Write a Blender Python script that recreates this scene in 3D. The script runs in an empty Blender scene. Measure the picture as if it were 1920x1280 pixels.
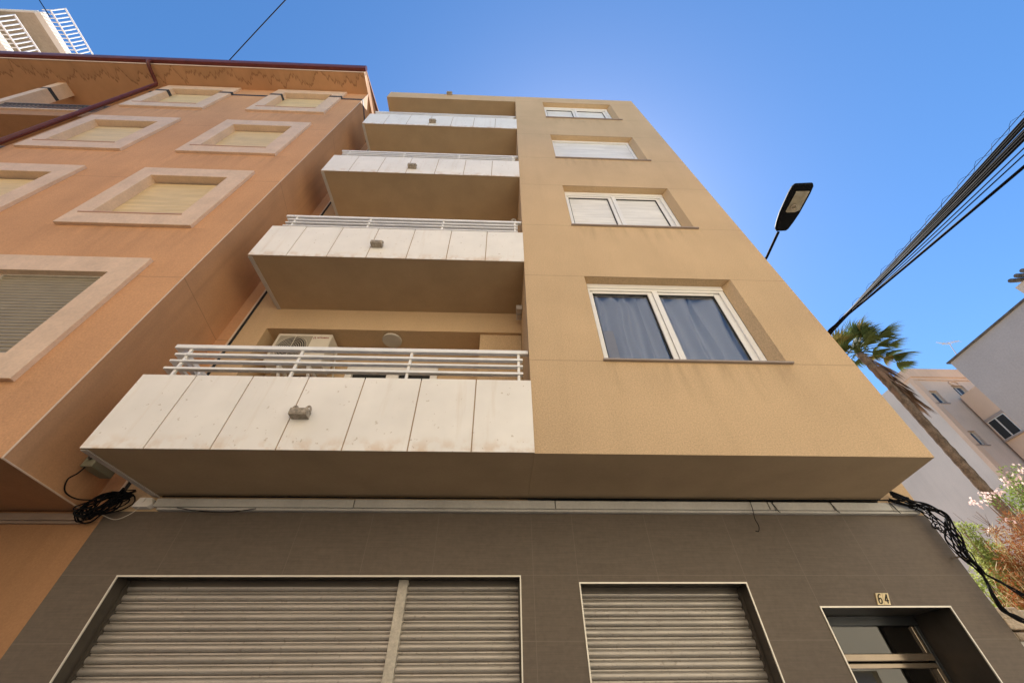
import bpy, math, random
from mathutils import Vector, Matrix, noise
random.seed(7)
sc = bpy.context.scene
COL = sc.collection
R = math.radians

# ------------------------------------------------------------------ materials
def newmat(name):
    m = bpy.data.materials.new(name); m.use_nodes = True
    nt = m.node_tree
    b = nt.nodes['Principled BSDF']
    return m, nt, b
class G:
    def __init__(s, nt): s.nt = nt; s._pos = None
    def node(s, t, **k):
        n = s.nt.nodes.new(t)
        for a, v in k.items(): setattr(n, a, v)
        return n
    def link(s, a, b): s.nt.links.new(a, b)
    def pos(s):
        if s._pos is None: s._pos = s.node('ShaderNodeNewGeometry').outputs['Position']
        return s._pos
    def xyz(s):
        n = s.node('ShaderNodeSeparateXYZ'); s.link(s.pos(), n.inputs[0]); return n.outputs
    def m(s, op, a, b=None, c=None, clamp=False):
        n = s.node('ShaderNodeMath', operation=op); n.use_clamp = clamp
        for i, v in enumerate((a, b, c)):
            if v is None: continue
            if isinstance(v, (int, float)): n.inputs[i].default_value = v
            else: s.link(v, n.inputs[i])
        return n.outputs[0]
    def noise(s, scale, detail=3, rough=.55, vec=None, stretch=None):
        v = vec if vec is not None else s.pos()
        if stretch:
            mp = s.node('ShaderNodeMapping'); mp.inputs['Scale'].default_value = stretch
            s.link(v, mp.inputs[0]); v = mp.outputs[0]
        n = s.node('ShaderNodeTexNoise'); n.inputs['Scale'].default_value = scale
        n.inputs['Detail'].default_value = detail; n.inputs['Roughness'].default_value = rough
        s.link(v, n.inputs['Vector']); return n.outputs['Fac']
    def ramp(s, v, a, b, o0=0., o1=1.):
        n = s.node('ShaderNodeMapRange'); n.clamp = True
        for i, x in enumerate((a, b, o0, o1)): n.inputs[i+1].default_value = x
        s.link(v, n.inputs[0]); return n.outputs[0]
    def mix(s, f, a, b, mode='MIX'):
        n = s.node('ShaderNodeMix', data_type='RGBA', blend_type=mode)
        for i, v in ((0, f), (6, a), (7, b)):
            if isinstance(v, (int, float)): n.inputs[i].default_value = v
            elif isinstance(v, (tuple, list)): n.inputs[i].default_value = (*v, 1)
            else: s.link(v, n.inputs[i])
        return n.outputs[2]
    def bump(s, h, strength, dist, prev=None):
        n = s.node('ShaderNodeBump'); n.inputs['Strength'].default_value = strength
        n.inputs['Distance'].default_value = dist; s.link(h, n.inputs['Height'])
        if prev is not None: s.link(prev, n.inputs['Normal'])
        return n.outputs[0]
def mul(c, k): return tuple(min(1, x*k) for x in c)

def surf(name, col, var=.12, vscale=1.3, grain=0., gscale=90, bumps=.15, bdist=.004, rough=.85, metal=0.,
         lines_z=None, pitch=None, lines_x=None, lw=.006, lcol=None, dirt=None, streak=0., ramp_x=None, spec=.3, lim=None, brushed=0):
    """render / painted surface: broad mottling, fine grain, joints, run-off streaks"""
    m, nt, b = newmat(name); g = G(nt)
    c = g.mix(g.ramp(g.noise(vscale, 4), .3, .7), mul(col, 1-var), mul(col, 1+var*.6))
    if grain:
        gn = g.noise(gscale, 2, .7)
        c = g.mix(g.ramp(gn, .3, .7), mul(col, 1-grain), mul(col, 1+grain)) if var == 0 else g.mix(1.0, c, g.mix(g.ramp(gn, .3, .72), (1-grain,)*3, (1+grain*.5,)*3), 'MULTIPLY')
    if brushed:
        bn = g.noise(1.0, 4, .7, stretch=(3.5, 3.5, 90))
        c = g.mix(1.0, c, g.mix(g.ramp(bn, .35, .65), (1-brushed,)*3, (1+brushed*.5,)*3), 'MULTIPLY')
    if streak:
        st = g.ramp(g.noise(1.0, 3, .6, stretch=(5, 5, .35)), .5, .75)
        c = g.mix(g.m('MULTIPLY', st, streak), c, mul(col, .55))
    x = g.xyz()
    if dirt:      # run-off below window sills: (x0, x1, z_sill, spacing, reach)
        for (x0, x1, zs, sp, reach) in dirt:
            d = g.m('MODULO', g.m('SUBTRACT', zs + 40*sp, x[2]), sp)
            fall = g.ramp(d, 0.02, reach, 1, 0)
            inx = g.m('MULTIPLY', g.ramp(x[0], x0-.08, x0+.1), g.ramp(x[0], x1-.1, x1+.08, 1, 0))
            n1 = g.ramp(g.noise(1.0, 4, .65, stretch=(7, 1, 1.1)), .45, .7)
            f = g.m('MULTIPLY', g.m('MULTIPLY', fall, inx), n1)
            c = g.mix(g.m('MULTIPLY', f, .5), c, mul(col, .5))
    nrm = None
    lm = None
    if lines_z:
        for z0 in lines_z:
            a = g.m('SUBTRACT', x[2], z0)
            if pitch: a = g.m('PINGPONG', g.m('ADD', a, pitch*20), pitch/2) if False else g.m('SUBTRACT', pitch/2, g.m('PINGPONG', g.m('ADD', g.m('ADD', a, pitch*20), pitch/2), pitch/2))
            l = g.m('LESS_THAN', g.m('ABSOLUTE', a), lw)
            lm = l if lm is None else g.m('MAXIMUM', lm, l)
    if lines_x:
        for x0 in lines_x:
            l = g.m('LESS_THAN', g.m('ABSOLUTE', g.m('SUBTRACT', x[0], x0)), lw)
            lm = l if lm is None else g.m('MAXIMUM', lm, l)
    if lm is not None:
        if lim: lm = g.m('MULTIPLY', lm, g.m('LESS_THAN', x[1], lim))
        c = g.mix(g.m('MULTIPLY', lm, .75), c, lcol or mul(col, .5))
    nb = g.noise(gscale*.8, 3, .6)
    nrm = g.bump(nb, bumps, bdist)
    if lm is not None and (lcol is None): nrm = g.bump(g.m('SUBTRACT', 1., lm), .6, .006, nrm)
    g.link(c, b.inputs['Base Color']); g.link(nrm, b.inputs['Normal'])
    b.inputs['Roughness'].default_value = rough; b.inputs['Metallic'].default_value = metal
    b.inputs['Specular IOR Level'].default_value = spec
    return m

def plain(name, col, rough=.5, metal=0., var=.08, vscale=6, bumps=.05, **k):
    return surf(name, col, var=var, vscale=vscale, rough=rough, metal=metal, bumps=bumps, gscale=60, bdist=.002, **k)

OCHRE = (.62, .44, .26)
M = {}
M['ochre'] = surf('ochre_render', OCHRE, var=.085, vscale=.9, grain=.24, gscale=75, bumps=.5, bdist=.006,
                  lines_z=(4.325, 5.855), pitch=2.9, lw=.006, lcol=mul(OCHRE, .62), dirt=[(1.1, 3.2, 4.31, 2.9, .55)], lim=3.01, streak=.12)
M['ochre_side'] = surf('ochre_render_plain', mul(OCHRE, .97), var=.06, vscale=1.2, grain=.12, gscale=75, bumps=.4, bdist=.005, streak=.1)
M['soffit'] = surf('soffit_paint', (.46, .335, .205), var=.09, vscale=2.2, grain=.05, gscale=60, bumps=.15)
M['clad'] = surf('taupe_cladding', (.150, .117, .089), var=.10, vscale=.5, grain=.10, gscale=26, bumps=.06, rough=.55, brushed=.10,
                 lines_z=(2.08, 2.555), lines_x=(-3.0, -1.9, -1.22, -.575, .34, .745, 1.48, 2.29, 2.86, 3.55), lw=.002, lcol=(.205, .168, .135))
M['reveal'] = plain('bronze_reveal', (.10, .085, .07), rough=.32, metal=.35, var=.15)
M['trim'] = plain('pale_metal_trim', (.72, .68, .60), rough=.35, metal=.4)
M['white'] = plain('white_coated_metal', (.86, .85, .83), rough=.35)
M['pvc'] = plain('white_window_frame', (.82, .80, .77), rough=.3, var=.04)
def panel_mat():
    m, nt, b = newmat('white_facing_panel'); g = G(nt); x = g.xyz()
    base = (.87, .83, .765)
    c = g.mix(g.ramp(g.noise(2.2, 4), .3, .7), mul(base, .93), mul(base, 1.05))
    st = g.ramp(g.noise(1., 4, .65, stretch=(9, 1, .7)), .55, .8)
    c = g.mix(g.m('MULTIPLY', st, .35), c, (.60, .47, .33))
    # rust-coloured run near the bottom edge of the panels
    d = g.m('MODULO', g.m('SUBTRACT', x[2], 3.23 - 29), 2.9)
    lo = g.m('MULTIPLY', g.ramp(d, .0, .16, 1, 0), g.ramp(g.noise(7, 3), .45, .62))
    c = g.mix(g.m('MULTIPLY', lo, .55), c, (.58, .36, .17))
    sp = g.ramp(g.noise(24, 2, .5), .70, .74)
    c = g.mix(g.m('MULTIPLY', sp, .5), c, (.42, .33, .22))
    g.link(c, b.inputs['Base Color']); g.link(g.bump(g.noise(40, 3), .08, .003), b.inputs['Normal'])
    b.inputs['Roughness'].default_value = .6
    return m
M['panel'] = panel_mat()
M['panel_gap'] = plain('panel_backing', (.45, .33, .22), rough=.9)
M['grey_edge'] = plain('grey_edge_panel', (.50, .46, .42), rough=.6)
M['stone_sill'] = plain('brown_sill', (.33, .27, .23), rough=.5)
TERRA = (.64, .35, .18)
M['terra'] = surf('terracotta_render', TERRA, var=.13, vscale=.7, grain=.14, gscale=60, bumps=.5, bdist=.006,
                  lines_z=(2.68, ), pitch=2.77, lw=.006, lcol=mul(TERRA, .6), streak=.16, lim=2.9,
                  dirt=[(-6.4, -4.2, 3.84, 2.77, .7), (-9.4, -7.1, 3.84, 2.77, .7)])
M['terra_side'] = surf('terracotta_render_side', mul(TERRA, .93), var=.16, vscale=.8, grain=.10, gscale=60, bumps=.25, streak=.32, lines_z=(2.68,), pitch=2.77, lw=.006, lcol=mul(TERRA, .55))
M['terra_low'] = surf('terracotta_lower_wall', (.42, .225, .11), var=.12, vscale=.8, grain=.10, gscale=60, bumps=.25, streak=.2)
M['pink'] = surf('pink_stone_surround', (.73, .54, .39), var=.10, vscale=3.5, grain=.09, gscale=30, bumps=.1, rough=.6)
M['pink_sill'] = plain('pink_sill', (.52, .31, .22), rough=.5)
def eave_mat():
    m, nt, b = newmat('stained_eave_render'); g = G(nt); x = g.xyz()
    base = (.50, .27, .13)
    c = g.mix(g.ramp(g.noise(1.1, 4), .3, .7), mul(base, .85), mul(base, 1.12))
    n = g.noise(1., 5, .72, stretch=(2.6, .1, .1)); n2 = g.noise(1., 3, .6, stretch=(.5, .1, .1))
    lvl = g.m('ADD', g.m('MULTIPLY', g.m('SUBTRACT', n, .5), 1.5), g.m('MULTIPLY_ADD', n2, .5, 2.35))
    d = g.m('SUBTRACT', x[1], lvl)
    line = g.ramp(g.m('ABSOLUTE', d), .0, .035, 1, 0)
    c = g.mix(g.m('MULTIPLY', line, .75), c, (.15, .06, .022))
    inside = g.ramp(d, -.3, 0., .0, .35)
    c = g.mix(g.m('MULTIPLY', inside, g.m('LESS_THAN', d, 0.)), c, mul(base, .6))
    g.link(c, b.inputs['Base Color']); g.link(g.bump(g.noise(50, 3), .3, .004), b.inputs['Normal'])
    b.inputs['Roughness'].default_value = .9
    return m
M['eave'] = eave_mat()
M['gutter'] = plain('brown_red_gutter', (.13, .035, .028), rough=.3, var=.15)
M['rail_grey'] = plain('grey_railing', (.16, .15, .15), rough=.5)
M['band'] = plain('dark_joint_band', (.045, .05, .06), rough=.6)
M['edge_bead'] = plain('pale_corner_bead', (.72, .55, .42), rough=.6)
def slat_mat(name, col, pitch, rough=.5, amp=.6, z0=0., gap=.12, metal=0., gapcol=None):
    m, nt, b = newmat(name); g = G(nt); x = g.xyz()
    f = g.m('FRACT', g.m('DIVIDE', g.m('ADD', x[2], z0), pitch))
    c = g.mix(g.ramp(g.noise(1., 4, .6, stretch=(1.2, 1.2, 14)), .3, .7), mul(col, .84), mul(col, 1.1))
    c = g.mix(g.m('MULTIPLY', g.ramp(g.noise(2.5, 4), .5, .75), .35), c, mul(col, .7))
    gp = g.m('LESS_THAN', f, gap)
    c = g.mix(g.m('MULTIPLY', gp, .8), c, gapcol or mul(col, .4))
    h = g.m('SINE', g.m('MULTIPLY', f, math.pi))
    g.link(c, b.inputs['Base Color']); g.link(g.bump(h, amp, .01), b.inputs['Normal'])
    b.inputs['Roughness'].default_value = rough; b.inputs['Metallic'].default_value = metal
    return m
M['blind_yellow'] = slat_mat('straw_roller_blind', (.78, .60, .33), .045, gapcol=(.50, .34, .15), gap=.14)
M['blind_white'] = slat_mat('white_roller_blind', (.82, .80, .76), .045, amp=.35, gap=.08, gapcol=(.55, .5, .43))
M['blind_grey'] = plain('grey_aluminium_slats', (.30, .26, .19), rough=.45)
def steel_mat():
    m, nt, b = newmat('galvanised_shutter'); g = G(nt)
    col = (.46, .42, .375)
    c = g.mix(g.ramp(g.noise(3., 5, .6, stretch=(.6, 1, 6)), .3, .7), mul(col, .84), mul(col, 1.12))
    c = g.mix(g.m('MULTIPLY', g.ramp(g.noise(28, 3, .6), .60, .72), .45), c, (.17, .13, .10))
    g.link(c, b.inputs['Base Color'])
    g.link(g.ramp(g.noise(9, 3), .3, .7, .36, .55), b.inputs['Roughness'])
    b.inputs['Metallic'].default_value = .55
    return m
M['steel'] = steel_mat()
M['post_steel'] = surf('chipped_shutter_post', (.58, .53, .45), var=.12, vscale=5, grain=.2, gscale=40, rough=.5, metal=.2)
def glass_mat(name, tint=(.9, .95, 1), ior=1.62, tr=.8):
    m = bpy.data.materials.new(name); m.use_nodes = True; nt = m.node_tree; nt.nodes.clear(); g = G(nt)
    out = g.node('ShaderNodeOutputMaterial'); mx = g.node('ShaderNodeMixShader')
    fr = g.node('ShaderNodeFresnel'); fr.inputs[0].default_value = ior
    t = g.node('ShaderNodeBsdfTransparent'); t.inputs[0].default_value = (*[tr*x for x in tint], 1)
    gl = g.node('ShaderNodeBsdfGlossy'); gl.inputs['Roughness'].default_value = .01
    g.link(fr.outputs[0], mx.inputs[0]); g.link(t.outputs[0], mx.inputs[1]); g.link(gl.outputs[0], mx.inputs[2])
    g.link(mx.outputs[0], out.inputs[0]); return m
M['glass'] = glass_mat('window_glass', ior=2.5, tr=.98, tint=(.93, .95, 1))
M['glass_blind'] = glass_mat('thin_window_glass', ior=1.5, tr=.93)
M['glass_dark'] = glass_mat('door_glass', tint=(.55, .62, .55), ior=2.0, tr=.5)
M['far_glass'] = plain('distant_window_glass', (.05, .075, .12), rough=.12)
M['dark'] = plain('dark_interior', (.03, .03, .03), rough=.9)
M['room'] = plain('room_plaster', (.45, .43, .40), rough=.9)
def curtain_mat():
    m = bpy.data.materials.new('sheer_curtain'); m.use_nodes = True; nt = m.node_tree; nt.nodes.clear(); g = G(nt)
    out = g.node('ShaderNodeOutputMaterial'); mx = g.node('ShaderNodeMixShader')
    d = g.node('ShaderNodeBsdfDiffuse'); d.inputs[0].default_value = (.86, .88, .92, 1)
    t = g.node('ShaderNodeBsdfTransparent'); mx.inputs[0].default_value = .06
    g.link(d.outputs[0], mx.inputs[1]); g.link(t.outputs[0], mx.inputs[2]); g.link(mx.outputs[0], out.inputs[0]); return m
M['curtain'] = curtain_mat()
M['wood'] = plain('bronze_door_rail', (.34, .28, .22), rough=.16, metal=.75, var=.15)
M['dark_frame'] = plain('dark_door_frame', (.08, .085, .09), rough=.25, metal=.6)
M['tile'] = plain('cream_number_tile', (.78, .64, .38), rough=.3)
M['black'] = plain('black_paint', (.012, .012, .012), rough=.4)
M['rubber'] = plain('black_cable_sheath', (.009, .009, .010), rough=.75, var=.3, spec=.1)
M['trunk_w'] = surf('pale_trunking', (.56, .54, .50), var=.16, vscale=2.5, grain=.06, gscale=40, bumps=.06, rough=.5)
M['trunk_t'] = plain('brown_trunking', (.34, .25, .19), rough=.5)
M['ac'] = plain('ac_casing', (.66, .60, .50), rough=.45, var=.05)
M['ac_dark'] = plain('ac_grille', (.07, .06, .05), rough=.5)
M['ac_mid'] = plain('ac_recess', (.36, .32, .25), rough=.5)
M['red'] = plain('dark_red_print', (.28, .05, .04), rough=.5)
M['opal'] = plain('opal_glass', (.55, .50, .42), rough=.25)
M['lampblack'] = plain('black_lamp_housing', (.006, .007, .009), rough=.75, spec=.08)
M['lampglass'] = plain('clear_lamp_cover', (.32, .29, .22), rough=.12, var=.25, vscale=9)
M['lampreflector'] = plain('lamp_reflector', (.55, .52, .42), rough=.2, metal=.7)
M['junction'] = plain('green_grey_box', (.27, .26, .18), rough=.55)
M['weathered'] = surf('weathered_fitting', (.40, .34, .27), var=.35, vscale=25, grain=.2, gscale=50, bumps=.25, rough=.8)
M['greywall'] = surf('grey_party_wall', (.63, .545, .46), var=.12, vscale=.35, grain=.06, gscale=20, bumps=.2, streak=.12)
M['greywall_near'] = surf('grey_cement_wall', (.42, .40, .39), var=.12, vscale=.5, grain=.10, gscale=18, bumps=.3, streak=.08)
M['cream'] = surf('cream_render', (.64, .50, .39), var=.10, vscale=.6, grain=.08, gscale=20, bumps=.2, streak=.2)
M['cream_warm'] = surf('cream_parapet', (.66, .47, .33), var=.10, vscale=.6, grain=.05, gscale=20, bumps=.2, streak=.2)
M['concrete'] = surf('stained_slab_soffit', (.42, .35, .27), var=.25, vscale=.8, grain=.12, gscale=10, bumps=.2)
M['whitepaint'] = surf('white_paint_wall', (.78, .74, .68), var=.08, vscale=1, bumps=.1)
M['roof_tile'] = surf('clay_roof', (.34, .15, .09), var=.3, vscale=5, bumps=.5)
M['tile_dark'] = surf('weathered_roof_tiles', (.12, .11, .10), var=.4, vscale=5, bumps=.5)
M['asphalt'] = surf('asphalt', (.055, .053, .05), var=.2, vscale=2, grain=.5, gscale=90, bumps=.6)
M['paving'] = surf('paving', (.34, .31, .27), var=.12, vscale=2, grain=.15, gscale=60, lines_x=[-8+.4*i for i in range(0)] or None)
M['kerb'] = surf('kerb_stone', (.36, .34, .31), var=.12, vscale=3)
M['earth'] = surf('dry_ground', (.30, .24, .17), var=.2, vscale=.7, bumps=.6)
M['opp'] = surf('sunny_cream_render', (.50, .42, .33), var=.07, vscale=.8, grain=.06, gscale=30)
M['opp2'] = surf('pale_ochre_render', (.74, .66, .50), var=.07, vscale=.8, grain=.06, gscale=30)
M['stone'] = surf('rubble_stone', (.50, .40, .29), var=.4, vscale=6, grain=.25, gscale=30, bumps=.8, bdist=.03)
M['bark'] = surf('palm_bark', (.20, .15, .11), var=.4, vscale=7, grain=.35, gscale=30, bumps=.9, bdist=.03, spec=.05)
M['twig'] = plain('woody_stem', (.20, .13, .09), rough=.9)
def leaf_mat(name, c1, c2, trans=.35, rough=.5, sc_=3.):
    m, nt, b = newmat(name); g = G(nt)
    c = g.mix(g.ramp(g.noise(sc_, 3), .35, .65), c1, c2)
    c = g.mix(g.ramp(g.noise(40, 1), .3, .7), c, g.mix(.5, c, mul(c2, 1.3)))
    g.link(c, b.inputs['Base Color']); b.inputs['Roughness'].default_value = .7; b.inputs['Specular IOR Level'].default_value = .12
    out = nt.nodes['Material Output']; tl = g.node('ShaderNodeBsdfTranslucent'); mx = g.node('ShaderNodeMixShader')
    mx.inputs[0].default_value = trans; g.link(c, tl.inputs[0]); g.link(b.outputs[0], mx.inputs[1]); g.link(tl.outputs[0], mx.inputs[2])
    g.link(mx.outputs[0], out.inputs[0]); return m
M['leaf'] = leaf_mat('shrub_leaf', (.13, .19, .045), (.38, .42, .14))
M['leaf2'] = leaf_mat('flowering_shrub_leaf', (.07, .12, .03), (.20, .26, .06))
M['petal'] = leaf_mat('pale_pink_petal', (.62, .40, .38), (.72, .60, .56))
M['rust'] = leaf_mat('dried_rust_stems', (.15, .052, .018), (.33, .135, .05), .2)
M['straw'] = leaf_mat('dry_straw', (.48, .36, .20), (.60, .50, .32), .2)
M['frond'] = leaf_mat('palm_frond', (.035, .06, .018), (.10, .125, .04), .25, sc_=1.5)
M['frond_y'] = leaf_mat('old_palm_frond', (.20, .13, .03), (.16, .15, .05), .25, sc_=1.5)
M['frond_dead'] = leaf_mat('dead_palm_frond', (.14, .085, .055), (.27, .18, .12), .1, sc_=2.)

# ------------------------------------------------------------------ mesh helpers
class MB:
    def __init__(s): s.v = []; s.f = []; s.mi = []; s.cur = 0
    def add(s, vs, fs):
        o = len(s.v); s.v += [tuple(p) for p in vs]
        for f in fs: s.f.append(tuple(o+i for i in f)); s.mi.append(s.cur)
    def box(s, x0, x1, y0, y1, z0, z1):
        s.add([(x0,y0,z0),(x1,y0,z0),(x1,y1,z0),(x0,y1,z0),(x0,y0,z1),(x1,y0,z1),(x1,y1,z1),(x0,y1,z1)],
              [(0,3,2,1),(4,5,6,7),(0,1,5,4),(1,2,6,5),(2,3,7,6),(3,0,4,7)])
    def quad(s, *p): s.add(p, [tuple(range(len(p)))])
    def prism(s, poly, d):            # extrude polygon by vector d
        n = len(poly); d = Vector(d)
        q = [tuple(Vector(p)+d) for p in poly]
        s.add(list(poly)+q, [tuple(range(n))[::-1], tuple(range(n, 2*n))] + [(i, (i+1) % n, n+(i+1) % n, n+i) for i in range(n)])
    def bar(s, a, b, r, n=6, r2=None): s.tube([a, b], r, n, r2)
    def tube(s, pts, r, n=6, r2=None, cap=True):
        P = [Vector(p) for p in pts]; k = len(P); o = len(s.v); up = None; vs = []
        for i in range(k):
            t = (P[min(i+1, k-1)]-P[max(i-1, 0)]).normalized()
            if up is None:
                up = t.cross(Vector((0, 0, 1)))
                if up.length < 1e-3: up = t.cross(Vector((1, 0, 0)))
                up.normalize()
            else:
                up = (up - t*up.dot(t)).normalized()
            w = t.cross(up)
            rr = r[i] if isinstance(r, (list, tuple)) else (r if r2 is None else r+(r2-r)*i/(k-1))
            for j in range(n):
                a = 2*math.pi*j/n; vs.append(tuple(P[i]+up*(rr*math.cos(a))+w*(rr*math.sin(a))))
        fs = [(i*n+j, i*n+(j+1) % n, (i+1)*n+(j+1) % n, (i+1)*n+j) for i in range(k-1) for j in range(n)]
        if cap: fs += [tuple(range(n))[::-1], tuple((k-1)*n+j for j in range(n))]
        s.add(vs, fs)
    def disc(s, c, rx, ry, z0, z1, n=28):
        vs = [(c[0]+rx*math.cos(2*math.pi*i/n), c[1]+ry*math.sin(2*math.pi*i/n), z) for z in (z0, z1) for i in range(n)]
        s.add(vs, [tuple(range(n))[::-1], tuple(range(n, 2*n))]+[(i, (i+1) % n, n+(i+1) % n, n+i) for i in range(n)])
    def build(s, name, mats, parent=None, smooth=False, bevel=0, loc=None):
        if not isinstance(mats, (list, tuple)): mats = [mats]
        me = bpy.data.meshes.new(name)
        o0 = Vector(parent_loc(parent)) if parent else Vector(loc or (0, 0, 0))
        me.from_pydata([tuple(Vector(p)-o0) for p in s.v], [], s.f)
        for m in mats: me.materials.append(m)
        if len(mats) > 1: me.polygons.foreach_set('material_index', s.mi)
        if smooth: me.polygons.foreach_set('use_smooth', [True]*len(me.polygons))
        me.update()
        ob = bpy.data.objects.new(name, me); COL.objects.link(ob)
        if parent: ob.parent = parent
        else: ob.location = o0
        if bevel:
            b = ob.modifiers.new('bevel', 'BEVEL'); b.width = bevel; b.segments = 2; b.limit_method = 'ANGLE'
        return ob
def parent_loc(p):
    v = Vector((0, 0, 0))
    while p is not None: v += p.location; p = p.parent
    return v
def tag(o, label=None, cat=None, group=None, kind=None):
    if label: o['label'] = label
    if cat: o['category'] = cat
    if group: o['group'] = group
    if kind: o['kind'] = kind
    return o
def thing(name, loc, label, cat, group=None):
    o = bpy.data.objects.new(name, None); COL.objects.link(o); o.location = loc; o.empty_display_size = .2
    return tag(o, label, cat, group)
def boxo(name, mat, parent, *b, bevel=0):
    m = MB(); m.box(*b); return m.build(name, mat, parent, bevel=bevel)
def wall_y(mb, x0, x1, z0, z1, y, holes, rmb=None):
    """wall face on y with rectangular holes (xa, xb, za, zb, depth, dxl, dxr); reveals go to rmb"""
    xs = sorted({x0, x1, *[h[0] for h in holes], *[h[1] for h in holes]})
    zs = sorted({z0, z1, *[h[2] for h in holes], *[h[3] for h in holes]})
    xs = [x for x in xs if x0 <= x <= x1]; zs = [z for z in zs if z0 <= z <= z1]
    for i in range(len(xs)-1):
        for j in range(len(zs)-1):
            cx, cz = (xs[i]+xs[i+1])/2, (zs[j]+zs[j+1])/2
            if any(h[0] < cx < h[1] and h[2] < cz < h[3] for h in holes): continue
            mb.quad((xs[i], y, zs[j]), (xs[i+1], y, zs[j]), (xs[i+1], y, zs[j+1]), (xs[i], y, zs[j+1]))
    r = rmb or mb
    for (a, b, c, d, dep, dl, dr) in holes:
        A, B = a+dl, b-dr; Y = y+dep
        r.quad((a, y, c), (a, y, d), (A, Y, d), (A, Y, c)); r.quad((b, y, d), (b, y, c), (B, Y, c), (B, Y, d))
        r.quad((a, y, d), (b, y, d), (B, Y, d), (A, Y, d)); r.quad((b, y, c), (a, y, c), (A, Y, c), (B, Y, c))
def ring(mb, x0, x1, z0, z1, wl, wr, wb, wt, y0, y1):
    """rectangular frame lying in x-z, outer and inner edges, front y0, back y1"""
    a, b, c, d = x0+wl, x1-wr, z0+wb, z1-wt
    o = [(x0, z0), (x1, z0), (x1, z1), (x0, z1)]; i = [(a, c), (b, c), (b, d), (a, d)]
    vs = [(p[0], y0, p[1]) for p in o]+[(p[0], y0, p[1]) for p in i]+[(p[0], y1, p[1]) for p in o]+[(p[0], y1, p[1]) for p in i]
    fs = []
    for k in range(4):
        l = (k+1) % 4
        fs += [(k, l, 4+l, 4+k), (8+l, 8+k, 12+k, 12+l), (l, k, 8+k, 8+l), (4+k, 4+l, 12+l, 12+k)]
    mb.add(vs, fs)
def text_mesh(body, size, mat, parent, M4, name, sx=1., bold=0., name_loc=None):
    cu = bpy.data.curves.new(name, 'FONT'); cu.body = body; cu.size = size; cu.extrude = .0012; cu.offset = bold
    cu.align_x = 'CENTER'; cu.align_y = 'CENTER'
    t = bpy.data.objects.new(name+'_src', cu); COL.objects.link(t)
    dg = bpy.context.evaluated_depsgraph_get(); me = bpy.data.meshes.new_from_object(t.evaluated_get(dg))
    bpy.data.objects.remove(t); me.name = name
    me.transform(Matrix.Diagonal((sx, 1, 1, 1))); me.transform(M4)
    me.transform(Matrix.Translation(-parent_loc(parent)))
    me.materials.clear(); me.materials.append(mat)
    o = bpy.data.objects.new(name, me); COL.objects.link(o); o.parent = parent; return o
XZ = Matrix.Rotation(R(90), 4, 'X')      # xy text -> standing, facing -y
def sag(a, b, s, n=24, jit=0, seed=0):
    a, b = Vector(a), Vector(b); out = []
    for i in range(n+1):
        t = i/n; p = a.lerp(b, t); p.z -= 4*s*t*(1-t)
        if jit: p += Vector([jit*noise.noise(Vector((t*9+seed, k*3.1, seed*1.7))) for k in range(3)])
        out.append(p)
    return out
def smooth_path(pts, k=6):
    P = [Vector(p) for p in pts]; P = [P[0]*2-P[1]]+P+[P[-1]*2-P[-2]]; out = []
    for i in range(1, len(P)-2):
        for j in range(k):
            t = j/k; a, b, c, d = P[i-1], P[i], P[i+1], P[i+2]
            out.append(.5*((2*b)+(c-a)*t+(2*a-5*b+4*c-d)*t*t+(3*b-a-3*c+d)*t**3))
    out.append(P[-2]); return out

# ================================================================== SETTING
def struct(name, mb, mat): o = mb.build(name, mat); tag(o, kind='structure'); return o
m = MB(); m.quad((-300, -300, -.004), (300, -300, -.004), (300, 300, -.004), (-300, 300, -.004)); struct('ground', m, M['earth'])
m = MB(); m.quad((-60, -3.2, 0), (60, -3.2, 0), (60, 2.2, 0), (-60, 2.2, 0)); struct('road', m, M['asphalt'])
m = MB(); m.box(-60, 60, 2.34, 3.94, .001, .12); struct('pavement', m, M['paving'])
m = MB(); m.box(-60, 60, -5.2, -3.34, .001, .12); struct('far_pavement', m, M['paving'])
m = MB(); m.box(-60, 60, 2.2, 2.338, .001, .125); struct('kerb', m, M['kerb'])
m = MB(); m.box(-60, 60, -3.338, -3.2, .001, .125); struct('far_kerb', m, M['kerb'])

# ================================================================== MAIN BUILDING (ochre apartment block)
XL, XM, XR, XRB = -3.452, .312, 3.868, 4.035
YF, YW, YB, TOP = 3.0, 3.944, 4.41, 15.07
ZS, ST = 3.244, 2.9
A = thing('apartment_building', (0, YW, 0), 'ochre five storey apartment block with white balconies over grey shuttered ground floor', 'building')
holes = [(1.11, 3.112, 4.335+ST*i, 5.858+ST*i, .13, .055, .075) for i in range(4)]
m = MB(); wall_y(m, XM, XR, ZS, TOP, YF, holes)
m.quad((XM, YB, ZS), (XM, YF, ZS), (XM, YF, TOP), (XM, YB, TOP))
m.quad((XR, YF, ZS), (XRB, YW, ZS), (XRB, YW, TOP), (XR, YF, TOP))
m.quad((XM, YF, TOP), (XR, YF, TOP), (XRB, YW, TOP), (XM, YW, TOP))
m.build('upper_wall', M['ochre'], A)
m = MB(); m.quad((XM, YF, ZS), (XM, YW, ZS), (XRB, YW, ZS), (XR, YF, ZS)); m.build('soffit', M['soffit'], A)
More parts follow.
